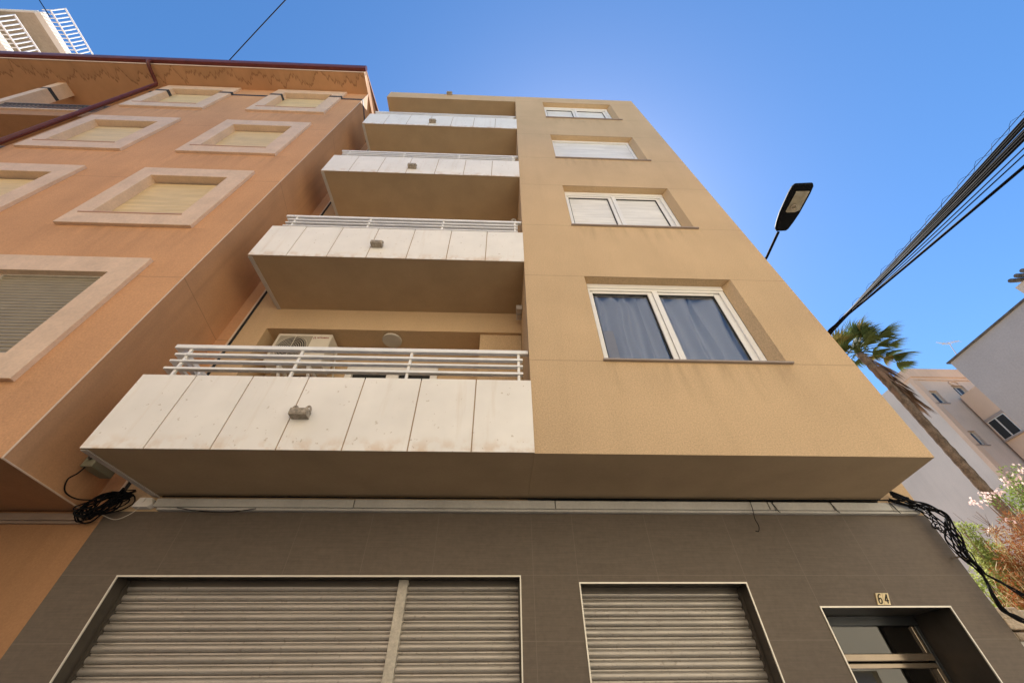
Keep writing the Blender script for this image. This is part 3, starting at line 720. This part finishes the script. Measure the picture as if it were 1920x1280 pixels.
# recess with balconies at left
m = MB()
m.quad((BX0, BY, BZ0), (BX0, 4.6, BZ0), (BX0, 4.6, BZ1), (BX0, BY, BZ1))
m.quad((-30, 4.6, BZ0), (BX0, 4.6, BZ0), (BX0, 4.6, BZ1), (-30, 4.6, BZ1))
m.build('recess_wall', M['terra_side'], B)
m = MB(); m.box(-12.22, -12.0, BY, 3.17, BZ0, 13.5); m.box(-12.22, -12.0, BY, 3.17, 13.61, BZ1); m.cur = 1; m.box(-12.215, -12.005, BY+.005, 3.165, 13.5, 13.61)
m.build('pillar', [M['pink'], M['band']], B)
for r in range(5):
    z = 11.32-P2*r
    if z < 3: continue
    m = MB(); m.box(-18, BX0-.002, BY+.005, 4.59, z, z+.33); b = m.build('balcony', M['terra_low'], B)
    m = MB(); m.box(-18, BX0-.2, BY-.03, BY+.12, z+.331, z+.375); m.build('coping', M['pink'], b)
    m = MB(); zz = z+.93
    m.box(-18, BX0-.01, BY+.03, BY+.07, zz, zz+.03); m.box(-18, BX0-.01, BY+.035, BY+.065, z+.42, z+.445)
    x = -14.
    while x < BX0-.03: m.box(x-.008, x+.008, BY+.042, BY+.058, z+.446, zz-.001); x += .10
    m.build('railing', M['rail_grey'], b)
# eave, gutter, roof
YE = 2.37
m = MB(); m.box(-30, BX1+.002, YE, 7.3, BZ1, BZ1+.02); m.box(-30, BX1+.0005, YE, YE+.08, BZ1+.021, 14.34)
m.build('eave', M['eave'], B)
m = MB(); m.box(-30, BX1+.006, YE-.012, YE-.003, BZ1-.006, BZ1+.085); m.build('fascia', M['cream_warm'], B)
prof = [(YE-.013, 14.40), (YE-.10, 14.42), (YE-.125, 14.36), (YE-.115, 14.27), (YE-.09, 14.225), (YE-.013, 14.215)]
m = MB(); m.prism([(-30, y, z) for y, z in prof], (30+BX1+.03, 0, 0)); m.build('gutter', M['gutter'], B)
m = MB(); m.prism([(-30, YE-.05, 14.42), (-30, 7.4, 16.42), (-30, 7.4, 16.36), (-30, YE-.05, 14.36)], (30+BX1-.005, 0, 0))
m.prism([(-30, 7.4, 16.42), (-30, 12.4, 14.42), (-30, 12.4, 14.36), (-30, 7.4, 16.36)], (30+BX1-.12, 0, 0)); m.build('roof', M['roof_tile'], B)
m = MB(); m.tube(smooth_path([(-9.45, 2.30, 14.25), (-9.45, 2.30, 14.10), (-9.45, 2.42, 14.03), (-9.45, 2.74, 13.98), (-9.45, 2.79, 13.9)], 5)+[Vector((-9.45, 2.79, .2))], .045, 10); m.build('downpipe', M['gutter'], B, smooth=True)

# ================================================================== STREET LAMP
t = thing('street_lamp', (4.35, YW, 6.95), 'black street lamp on a short arm at the right corner of the ochre block', 'street lamp')
m = MB(); m.tube([(4.40, YW-.002, 7.10), (4.505, 3.46, 7.19), (4.475, 3.0, 7.215)], .021, 10); m.box(4.36, 4.44, YW-.03, YW-.002, 7.0, 7.2); m.build('arm', M['lampblack'], t)
hx, hy = 4.49, 2.97; AXV = Vector((-.075, -1, .0)).normalized(); SD = Vector((1, -.075, 0)).normalized()
outl = [(0, .075), (.03, .10), (.15, .128), (.30, .150), (.45, .155), (.62, .158), (.72, .150), (.765, .12)]
def ringpts(scale, z, ins=0):
    L = [(s_, w_*scale) for s_, w_ in outl]
    L = [(ins+(s_*(1-2*ins/.765)), w_) for s_, w_ in L]
    pts = [Vector((hx, hy, z))+AXV*s_+SD*w_ for s_, w_ in L]+[Vector((hx, hy, z))+AXV*s_-SD*w_ for s_, w_ in reversed(L)]
    return pts
m = MB(); rings = [ringpts(.90, 7.175, .015), ringpts(1., 7.19), ringpts(1., 7.22), ringpts(.85, 7.27, .03), ringpts(.5, 7.30, .1)]
n_ = len(rings[0]); vs = [p for r_ in rings for p in r_]
m.add(vs, [(i*n_+j, i*n_+(j+1) % n_, (i+1)*n_+(j+1) % n_, (i+1)*n_+j) for i in range(4) for j in range(n_)]+[tuple(range(n_))[::-1], tuple(4*n_+j for j in range(n_))])
m.build('housing', M['lampblack'], t, smooth=False, bevel=.004)
def lp(s_, w_, z): return tuple(Vector((hx, hy, z))+AXV*s_+SD*w_)
m = MB(); m.add([lp(.33, -.07, 7.168), lp(.33, .05, 7.166), lp(.36, .11, 7.168), lp(.66, .115, 7.168), lp(.665, -.085, 7.168), lp(.35, -.10, 7.168), lp(.40, 0, 7.140), lp(.6, 0, 7.140)],
    [(0, 6, 1), (1, 6, 2), (2, 6, 7, 3), (3, 7, 4), (4, 7, 6, 5), (5, 6, 0)]); m.build('lamp_cover', M['lampglass'], t, smooth=True)
m = MB(); c_ = lp(.43, -.02, 7.145)
m.tube([lp(.43+.035*math.cos(a), -.03+.035*math.sin(a), 7.137) for a in [2*math.pi*q/20 for q in range(21)]], .008, 6, cap=False); m.build('lamp_socket', M['weathered'], t)

# ================================================================== OVERHEAD CABLES
def ov(P0, Q, P1, s): return None
S0 = Vector((4.0, 3.75, 4.86)); S1 = Vector((4.05, 3.1, 4.98))
ends = [(5.06, 5.73, .013, 1), (4.93, 5.60, .014, 1), (4.88, 5.54, .011, 1), (4.62, 5.28, .017, 1), (4.55, 5.21, .012, 1), (4.74, 5.40, .007, 1), (4.432, 5.092, .011, 1), (4.20, 4.86, .005, 0), (4.03, 4.69, .005, 0), (3.784, 4.439, .011, 1)]
for k, (ex, ez, r, th) in enumerate(ends):
    e = Vector((ex, .95, ez)); j = Vector(((k % 3-1)*.009, 0, (k//3-1)*.009))
    d = (e-(S1+j)); far = S1+j+d*(8.2/2.15)
    pts = [S0+j*.6]+[S1+j]
    for q in range(1, 15):
        tt = q/14; p = (S1+j).lerp(far, tt); p.z += .25*(tt*tt-tt*(2.15/8.2)); pts.append(p)
    cable('overhead_cable', pts, r, 'thick black cable in the bundle crossing the sky at the right' if r > .0105 else 'thin black cable in the bundle crossing the sky at the right',
          'thick overhead cables' if r > .0105 else 'thin overhead cables')
# spiral-wrapped upper wire
e = Vector((5.40, .95, 6.07)); far = S1+(e-S1)*(8.2/2.15); pts = []; sp = []
for q in range(260):
    tt = q/259; p = S1.lerp(far, tt); pts.append(p); a = q*1.15
    sp.append(p+Vector((.028*math.sin(a), 0, .028*math.cos(a))))
m = MB(); m.tube(pts[::10], .004, 4); m.tube(sp, .0018, 4); o = m.build('spiral_wrapped_wire', M['rubber']); tag(o, 'thin wire with a loose spiral wrapping, topmost of the bundle at the right', 'cable')
m = MB(); m.box(3.95, 4.06, 3.7, YW-.001, 4.82, 4.9); o = m.build('cable_bracket', M['weathered']); tag(o, 'metal bracket on the right corner where the overhead cables start', 'bracket')
cable('overhead_wire', sag((-8.25, 2.72, 14.62), (2.0, -3.6, 13.6), .30, 30), .012, 'single black wire crossing the sky above the brown gutter')
cable('overhead_wire', sag((-22.2, 2.9, 26.15), (-21.9, -3., 26.3), .15, 20), .02, 'short wire leaving the roof edge of the tall building at top left')

# ================================================================== TALL BUILDING top left
E_ = thing('tower_building', (-30, 10, 0), 'tall pale building with white railed balconies rising behind the terracotta roof', 'building')
boxo('wall', M['whitepaint'], E_, -45, -24.0, 4.4, 20, 0, 25.98)
for z in (26.0, 23.2, 20.4, 17.6):
    m = MB(); m.box(-44, -22.7, 2.72, 20, z, z+.28); m.cur = 1; m.box(-22.699, -22.4, 2.70, 20, z, z+.3); m.box(-44, -22.7, 2.66, 2.719, z, z+.3)
    b = m.build('balcony_slab', [M['concrete'], M['whitepaint']], E_)
    m = MB(); x = -21.95; zt_ = z+1.0
    for (a, b_) in (((x, 2.5), (x, 20)),):
        m.tube([(x, 2.6, zt_), (x, 20, zt_)], .04, 6); m.tube([(x, 2.6, z+.12), (x, 20, z+.12)], .035, 6)
    y = 2.55
    y = 2.62
    while y < 9: m.tube([(x, y, z+.12), (x, y, zt_)], .026, 5); m.tube([(x, y, z+.2), (-22.41, y, z+.2)], .02, 4); y += .155
    m.build('railing', M['white'], b)

# ================================================================== BUILDINGS at right
C_ = thing('apartment_building', (30, 20, 0), 'cream building with small windows and grey party wall behind the palm', 'building')
CX, CY, CT = 26.5, 18.3, 17.9
m = MB(); m.quad((CX, 45, 0), (CX, CY, 0), (CX, CY, CT-.35), (CX, 45, CT-.35)); m.build('party_wall', M['greywall'], C_)
hC = [(26.62, 27.42, 15.25, 16.2, .22, 0, 0), (28.7, 29.5, 15.4, 16.65, .22, 0, 0), (26.62, 27.35, 12.42, 13.32, .22, 0, 0), (26.62, 27.35, 9.6, 10.5, .22, 0, 0), (26.62, 27.35, 6.7, 7.6, .22, 0, 0), (30.5, 31.5, 15.3, 16.5, .22, 0, 0)]
m = MB(); wall_y(m, CX, 45, 0, 17.02, CY, hC); m.build('front_wall', M['cream'], C_)
m = MB(); m.box(CX-.06, 45, CY-.14, CY+1, 17.22, CT); m.box(CX-.02, 45, CY-.07, CY+.9, 17.02, 17.219); m.build('parapet', M['cream_warm'], C_)
m = MB(); m.box(CX-.04, CX+.32, CY-.05, CY+.2, 0, 17.01); m.build('corner_pier', M['cream_warm'], C_)
m = MB(); m.quad((CX, CY, CT-.4), (45, CY, CT-.4), (45, 45, CT-.4), (CX, 45, CT-.4)); m.build('roof', M['concrete'], C_)
for (a, b, c, d, *_) in hC:
    f = MB(); ring(f, a+.001, b-.001, c+.001, d-.001, .06, .06, .06, .06, CY+.15, CY+.2); f.box((a+b)/2-.03, (a+b)/2+.03, CY+.15, CY+.2, c+.062, d-.062); w = f.build('window', M['trim'], C_)
    f = MB(); f.quad((a+.03, CY+.19, c+.03), (b-.03, CY+.19, c+.03), (b-.03, CY+.19, d-.03), (a+.03, CY+.19, d-.03)); f.build('pane', M['far_glass'], w)
    f = MB(); f.box(a, b, CY+.6, CY+.62, c, d); f.build('room', M['dark'], w)
    f = MB(); f.box(a-.05, b+.08, CY-.05, CY+.1, c-.05, c-.001); f.build('sill', M['stone_sill'], w)
m = MB(); m.tube([(29.05+.28*math.cos(a), CY-.03, 16.9+.16*math.sin(a)-.1) for a in [2*math.pi*q/20 for q in range(21)]], .05, 6, cap=False); m.build('vent', M['cream_warm'], C_)
DX = 28.3
m = MB(); m.box(DX, 42, 11.5, CY-.15, 0, 15.62); m.build('side_wing', M['cream_warm'], C_)
f = MB(); f.box(DX-.03, DX+.05, 17.1, 18.08, 12.58, 13.75); w = f.build('window', M['trim'], C_)
f = MB(); f.box(DX-.04, DX-.031, 17.14, 17.56, 12.63, 13.7); f.box(DX-.04, DX-.031, 17.64, 18.04, 12.63, 13.7); f.build('pane', M['dark'], w)
f = MB(); f.box(DX-.12, DX+.05, 17.0, 18.12, 12.50, 12.579); f.build('sill', M['stone_sill'], w)
f = MB(); f.box(DX-.05, DX+.02, 17.05, 18.12, 13.751, 13.9); f.build('lintel', M['stone_sill'], w)
# rooftop box
m = MB(); m.box(31, 34, 19.5, 22, 17.5, 19.1); m.build('roof_room', M['concrete'], C_)
# antenna
t = thing('roof_antenna', (32.4, 18.9, 17.9), 'thin television antenna on the roof of the cream building', 'antenna')
m = MB(); m.tube([(31.7, 18.9, 17.5), (32.9, 18.9, 21.1)], .025, 6); m.build('mast', M['stone_sill'], t)
m = MB(); m.tube([(32.3, 18.9, 21.0), (33.9, 18.9, 21.4)], .03, 5)
for k in range(5): x = 32.4+k*.34; z = 21.03+k*.085; m.tube([(x, 18.75, z-.22), (x, 19.05, z+.22)], .014, 4)
m.tube([(32.3, 18.5, 20.6), (32.5, 19.2, 21.5)], .03, 4)
m.build('aerial', M['trunk_w'], t)
t = thing('roof_antenna', (31.6, 18.9, 17.9), 'small pale satellite aerial at the edge of the grey wall roof', 'antenna')
m = MB(); m.tube([(31.9, 18.9, 17.5), (31.75, 18.9, 19.5)], .05, 6); m.tube([(31.5, 18.9, 19.0), (32.3, 18.9, 18.4)], .07, 6); m.build('mast', M['whitepaint'], t)
# near grey wall building
D_ = thing('house', (22, 6, 0), 'plain grey cement side wall with dark roof tiles at the right edge', 'building')
m = MB(); m.prism([(17, 10.25, 0), (17, 10.25, 11.12), (17, 2.5, 11.30), (17, 2.5, 0)], (12, 0, 0)); m.build('wall', M['greywall_near'], D_)
m = MB(); m.prism([(16.93, 10.32, 11.122), (16.93, 10.32, 11.17), (16.93, 2.5, 11.35), (16.93, 2.5, 11.302)], (12, 0, 0)); m.build('coping', M['tile_dark'], D_)
m = MB(); m.box(17.1, 22, 3.2, 7.2, 11.32, 11.75); m.build('roof_storey', M['greywall'], D_)
m = MB()
for k in range(14):
    y = 7.0-.2*k; m.tube([(16.85, y, 11.86), (22, y, 12.5)], .07, 8); m.tube([(16.93, y-.1, 11.78), (22, y-.1, 12.42)], .06, 8)
m.build('roof_tiles', M['tile_dark'], D_)

# ---- opposite side of the street (behind the camera: reflected in panes, bounces sun)
def opposite(x0, x1, h, mat, label):
    o = thing('street_building', ((x0+x1)/2, -5.2, 0), label, 'building')
    hs = [(x0+1.2+2.6*k, x0+2.3+2.6*k, 1.1+3*r, 2.6+3*r, .2, 0, 0) for k in range(int((x1-x0-1.2)//2.6)) for r in range(int(h//3))]
    hs = [q for i_, q in enumerate(hs) if i_ % 3 != 1]
    m = MB()
    xs = wall_y(m, -x1, -x0, 0, h, 0, [(-b, -a, c, d, e, f, g) for a, b, c, d, e, f, g in hs])
    m.v = [(-p[0], -5.2-p[1], p[2]) for p in m.v]
    m.quad((x0, -5.2, 0), (x0, -14, 0), (x0, -14, h), (x0, -5.2, h)); m.quad((x1, -5.2, 0), (x1, -14, 0), (x1, -14, h), (x1, -5.2, h)); m.quad((x0, -5.2, h), (x1, -5.2, h), (x1, -14, h), (x0, -14, h))
    m.build('wall', mat, o)
    for (a, b, c, d, *_) in hs: boxo('shutter', M['blind_white'], o, a, b, -5.42, -5.40, c, d)
opposite(-14, -1.5, 12.5, M['opp'], 'cream house across the street behind the camera with white shuttered windows')
opposite(-1.4, 8.5, 12, M['opp2'], 'pale ochre house across the street behind the camera')
opposite(8.6, 22, 12, M['opp2'], 'cream house across the street, right of the ochre one')
opposite(-28, -14.1, 12, M['opp'], 'pale ochre house across the street, left of the cream one')

# ================================================================== GARDEN WALL, SHRUBS, PALM
m = MB(); rr = random.Random(5)
x = 4.6
while x < 12:
    w_ = rr.uniform(.07, .2)
    for r in range(3):
        hgt = rr.uniform(.07, .12); z = 2.16+r*.095
        if r == 2 and rr.random() < .3: continue
        dx = rr.uniform(-.03, .03); m.box(x+dx, x+dx+w_*.95, 4.75+rr.uniform(-.02, .03), 5.0+rr.uniform(0, .08), z, z+hgt)
    x += w_
t = thing('garden_wall', (8, 4.9, 0), 'low whitewashed wall topped with rough stones, right below the shrubs', 'wall')
m.build('rubble_top', M['stone'], t, bevel=.015)
m = MB(); m.box(4.52, 12, 4.78, 5.02, 0, 2.159); m.build('plastered_base', M['trunk_w'], t)

def leaves(mb, blobs, n, ll, lw, seed, droop=0):
    r = random.Random(seed); tot = sum(b[3]**3 for b in blobs)
    for (bx, by, bz, br) in blobs:
        k = int(n*br**3/tot)+20
        for _ in range(k):
            v = Vector((r.gauss(0, 1), r.gauss(0, 1), r.gauss(0, 1))).normalized()*br*(r.random()**.45)
            if noise.noise((Vector((bx, by, bz))+v)*5) < -.18: continue
            c = Vector((bx, by, bz))+v*1.1
            d = (v.normalized()+Vector((r.gauss(0, .7), r.gauss(0, .7), r.gauss(0, .7)+.2-droop))).normalized()
            s = d.cross(Vector((r.gauss(0, 1), r.gauss(0, 1), r.gauss(0, 1)))).normalized()
            L, W = ll*r.uniform(.6, 1.3), lw*r.uniform(.7, 1.2)
            mb.add([c, c+d*L*.5+s*W, c+d*L, c+d*L*.5-s*W], [(0, 1, 2, 3)])
def stems(mb, base, blobs, seed, r0=.02, per=3):
    r = random.Random(seed)
    for (bx, by, bz, br) in blobs:
        for _ in range(per):
            e = Vector((bx, by, bz))+Vector((r.uniform(-1, 1), r.uniform(-1, 1), r.uniform(-.4, 1)))*br*.9
            b = Vector(base)+Vector((r.uniform(-.2, .2), r.uniform(-.1, .1), 0)); mdl = b.lerp(e, .55)+Vector((r.uniform(-.15, .15), r.uniform(-.1, .1), .15))
            mb.tube(smooth_path([b, mdl, e], 5), r0, 5, r2=.004)
t = thing('green_shrub', (6.8, 5.65, 0), 'light green leafy shrub beside the cable tangle at the right corner', 'shrub')
bl = [(6.70, 5.6, 3.56, .07), (6.83, 5.6, 3.50, .13), (6.80, 5.62, 3.34, .16), (6.84, 5.62, 3.18, .18), (6.62, 5.6, 3.06, .13), (6.45, 5.6, 2.92, .12), (6.95, 5.65, 3.10, .2), (6.35, 5.6, 2.76, .14), (6.6, 5.6, 2.7, .25), (6.7, 5.65, 2.3, .4), (7.0, 5.7, 2.8, .3), (7.05, 5.7, 3.3, .12)]
m = MB(); leaves(m, bl, 15000, .042, .012, 21); m.build('foliage', M['leaf'], t)
m = MB(); stems(m, (6.8, 5.65, 0), bl, 4, .012)
rr = random.Random(9)
for k in range(10):
    a = Vector((6.95+rr.uniform(-.15, .35), 5.62, 3.45)); b = a+Vector((rr.uniform(-.18, .25), 0, rr.uniform(.15, .42))); m.tube(smooth_path([a, a.lerp(b, .5)+Vector((.04, 0, 0)), b], 4), .006, 4, r2=.002)
m.build('stem', M['twig'], t)
t = thing('flowering_shrub', (9.0, 6.25, 0), 'tall shrub with pale pink flowers at the right edge', 'shrub')
bl = [(9.08, 6.1, 4.58, .2), (8.82, 6.1, 4.44, .14), (8.78, 6.1, 4.27, .17), (8.5, 6.1, 4.15, .14), (8.34, 6.1, 4.19, .10), (8.22, 6.1, 4.22, .09), (8.08, 6.1, 4.17, .07), (8.72, 6.1, 4.08, .16), (8.35, 6.1, 4.04, .08), (9.1, 6.15, 4.2, .3), (9.2, 6.2, 3.7, .4), (9.3, 6.3, 3.2, .5), (9.2, 6.3, 2.4, .7), (8.0, 6.0, 3.84, .06)]
m = MB(); leaves(m, bl, 12000, .06, .013, 22); m.build('foliage', M['leaf2'], t)
m = MB(); stems(m, (9.0, 6.25, 0), bl, 6, .014); m.build('stem', M['twig'], t)
m = MB(); rr = random.Random(31)
fl = [(8.778, 5.95, 4.564), (8.951, 5.95, 4.595), (8.591, 5.95, 4.468), (8.531, 5.95, 4.356), (8.687, 5.95, 4.422), (8.258, 5.95, 4.263), (8.3, 5.97, 4.24), (8.066, 5.95, 4.156), (8.02, 5.95, 4.18), (7.929, 5.95, 4.086), (7.737, 5.95, 4.042), (7.671, 5.95, 4.067), (7.7, 5.95, 4.03), (7.968, 5.95, 4.217), (8.018, 5.95, 3.795), (7.588, 5.95, 3.658), (8.811, 5.95, 4.404), (9.05, 5.95, 4.7), (8.85, 5.95, 4.5)]
for (x, y, z) in fl:
    for q in range(7):
        c = Vector((x+rr.gauss(0, .03), y+rr.gauss(0, .03), z+rr.gauss(0, .025)))
        u = Vector((rr.gauss(0, .4), -1, rr.gauss(0, .4))).normalized(); s1 = u.cross(Vector((0, 0, 1))).normalized(); s2 = u.cross(s1)
        for p in range(5):
            a = p*1.2566+q; d = s1*math.cos(a)+s2*math.sin(a); e = s1*math.cos(a+1.3)+s2*math.sin(a+1.3)
            m.add([c, c+d*.010+e*.009, c+d*.022, c+d*.010-e*.009], [(0, 1, 2, 3)])
o = m.build('flowers', M['petal'], t); o['kind'] = 'stuff'
t = thing('dry_shrub', (6.8, 5.3, 0), 'rust orange mass of dried plant stems at the right edge', 'shrub')
bl = [(7.18, 5.3, 3.50, .14), (6.95, 5.3, 3.38, .13), (7.05, 5.3, 3.24, .18), (6.70, 5.3, 3.14, .15), (6.72, 5.3, 2.98, .18), (6.40, 5.3, 2.87, .12), (6.50, 5.3, 2.72, .17), (6.26, 5.3, 2.63, .12), (6.38, 5.3, 2.52, .16), (6.95, 5.3, 2.95, .25), (6.8, 5.3, 2.65, .25), (7.35, 5.35, 3.4, .25), (6.7, 5.3, 2.3, .3), (6.9, 5.3, 1.8, .5), (6.75, 5.3, 3.36, .08)]
m = MB(); leaves(m, bl, 17000, .06, .006, 41, .3); m.build('foliage', M['rust'], t)
m = MB(); leaves(m, bl, 500, .12, .003, 43, .2); stems(m, (6.8, 5.3, 0), bl, 16, .008, 4); m.build('stem', M['straw'], t)

# palm
t = thing('palm_tree', (12.35, 9, 0), 'tall palm with wind-blown fronds and a hanging skirt of dead leaves behind the ochre block', 'palm')
PT = Vector((12.05, 9, 10.35))
m = MB(); pts = []; rad = []
for k in range(70):
    tt = k/69; pts.append(Vector((12.32-.12*tt-.15*tt**3+.03*math.sin(tt*9), 9, tt*10.3))); rad.append(.125-.022*tt+(.012 if k % 2 else 0)+.01*noise.noise(Vector((0, 0, k*.9))))
m.tube(pts, rad, 12); m.build('trunk', M['bark'], t, smooth=True)
def fan(mb, P, azi, el, pet, L, seed, wind=.5, nseg=26, spread=2.3, dead=0):
    r = random.Random(seed)
    d = Vector((math.cos(azi)*math.cos(el), math.sin(azi)*math.cos(el), math.sin(el)))
    hub = P+d*pet+Vector((wind*.25*pet, 0, -.10*pet))
    mb.tube(smooth_path([P, P.lerp(hub, .5)+Vector((0, 0, .05)), hub], 4), .016, 5, r2=.010)
    side = d.cross(Vector((0, 0, 1)));
    if side.length < .1: side = Vector((1, 0, 0))
    side.normalize(); nrm = side.cross(d)
    for k in range(nseg):
        a = (k/(nseg-1)-.5)*spread; l = L*r.uniform(.8, 1.1)*(1-.25*abs(a)/spread*2)
        dr = (d*math.cos(a)+side*math.sin(a)+nrm*(.25*math.cos(a*2))).normalized()
        p = hub.copy(); w_ = side*math.cos(a)-d*math.sin(a); pv = None
        rows = []; g = r.uniform(.25, .5) if not dead else .9
        for q in range(6):
            s_ = q/5; wd = .022*(1-s_**1.5)+.002
            rows += [p+w_*wd, p-w_*wd]
            dr = (dr+Vector((wind*.22, 0, -g*.30*s_-(.03 if not dead else .2)))).normalized(); p = p+dr*l/5*1.05
        mb.add(rows, [(2*q, 2*q+1, 2*q+3, 2*q+2) for q in range(5)])
m = MB(); m2 = MB(); rr = random.Random(77)
for k in range(42):
    az = rr.uniform(0, 6.28); el = rr.uniform(-.15, 1.15)
    fan(m2 if k % 6 == 5 else m, PT+Vector((0, 0, rr.uniform(-.1, .25))), az, el, rr.uniform(.45, .75), rr.uniform(.55, .8), k, wind=1.0)
for (az, el, pt_, L) in ((.1, .15, .9, .75), (-.1, -.15, .85, .8), (.2, .5, .8, .75), (0., -.45, .9, .6), (.1, .85, .75, .6)):
    fan(m, PT+Vector((0, 0, .05)), az, el, pt_, L, 200+int(el*100), wind=1.0)
m.build('crown', M['frond'], t); m2.build('old_fronds', M['frond_y'], t)
m = MB()
for k in range(48):
    az = rr.uniform(-1.0, 1.0) if k % 4 else rr.uniform(0, 6.28); el = rr.uniform(-1.52, -1.22); zz = rr.uniform(9.0, 10.35)
    fan(m, Vector((12.15+.04*(10.3-zz), 9, zz)), az, el, rr.uniform(.3, .6), rr.uniform(.5, .85), 300+k, wind=.12, nseg=12, spread=.42, dead=1)
m.build('dead_fronds', M['frond_dead'], t)

# ================================================================== CAMERA
f_, pit, yaw, rol = 719.616, .7837, -.0433, -.0117
fwd = Vector((-math.sin(yaw)*math.cos(pit), math.cos(yaw)*math.cos(pit), math.sin(pit)))
right = Vector((math.cos(yaw), math.sin(yaw), 0)); up = right.cross(fwd)
r_ = right*math.cos(rol)+up*math.sin(rol); u_ = up*math.cos(rol)-right*math.sin(rol)
cam = bpy.data.cameras.new('camera'); co = bpy.data.objects.new('camera', cam); COL.objects.link(co)
Mx = Matrix(((r_.x, u_.x, -fwd.x, 0), (r_.y, u_.y, -fwd.y, 0), (r_.z, u_.z, -fwd.z, 1.6), (0, 0, 0, 1)))
co.matrix_world = Mx; cam.sensor_width = 36; cam.lens = f_/1920*36; cam.clip_end = 1000; cam.clip_start = .05
sc.camera = co

# ================================================================== LIGHT
EL, AZ = R(57), R(19)
w = bpy.data.worlds.new('World'); sc.world = w; w.use_nodes = True; nt = w.node_tree
sky = nt.nodes.new('ShaderNodeTexSky'); sky.sky_type = 'NISHITA'; sky.sun_disc = False; sky.sun_elevation = EL; sky.sun_rotation = AZ
sky.air_density = 1.0; sky.dust_density = .3; sky.ozone_density = 3.5
bg = nt.nodes['Background']; hs = nt.nodes.new('ShaderNodeHueSaturation'); hs.inputs['Saturation'].default_value = 1.22; nt.links.new(sky.outputs[0], hs.inputs['Color']); nt.links.new(hs.outputs[0], bg.inputs[0]); bg.inputs[1].default_value = .068
sun = bpy.data.lights.new('sun', 'SUN'); sun.energy = 4.2; sun.angle = R(.5); sun.color = (1, .95, .88)
so = bpy.data.objects.new('sun', sun); COL.objects.link(so)
sd = Vector((math.sin(AZ)*math.cos(EL), math.cos(AZ)*math.cos(EL), math.sin(EL)))
so.rotation_euler = sd.to_track_quat('Z', 'Y').to_euler()
sc.view_settings.view_transform = 'Standard'; sc.view_settings.look = 'None'; sc.view_settings.exposure = 1.72; sc.view_settings.gamma = 1
sc.cycles.max_bounces = 8; sc.cycles.diffuse_bounces = 5
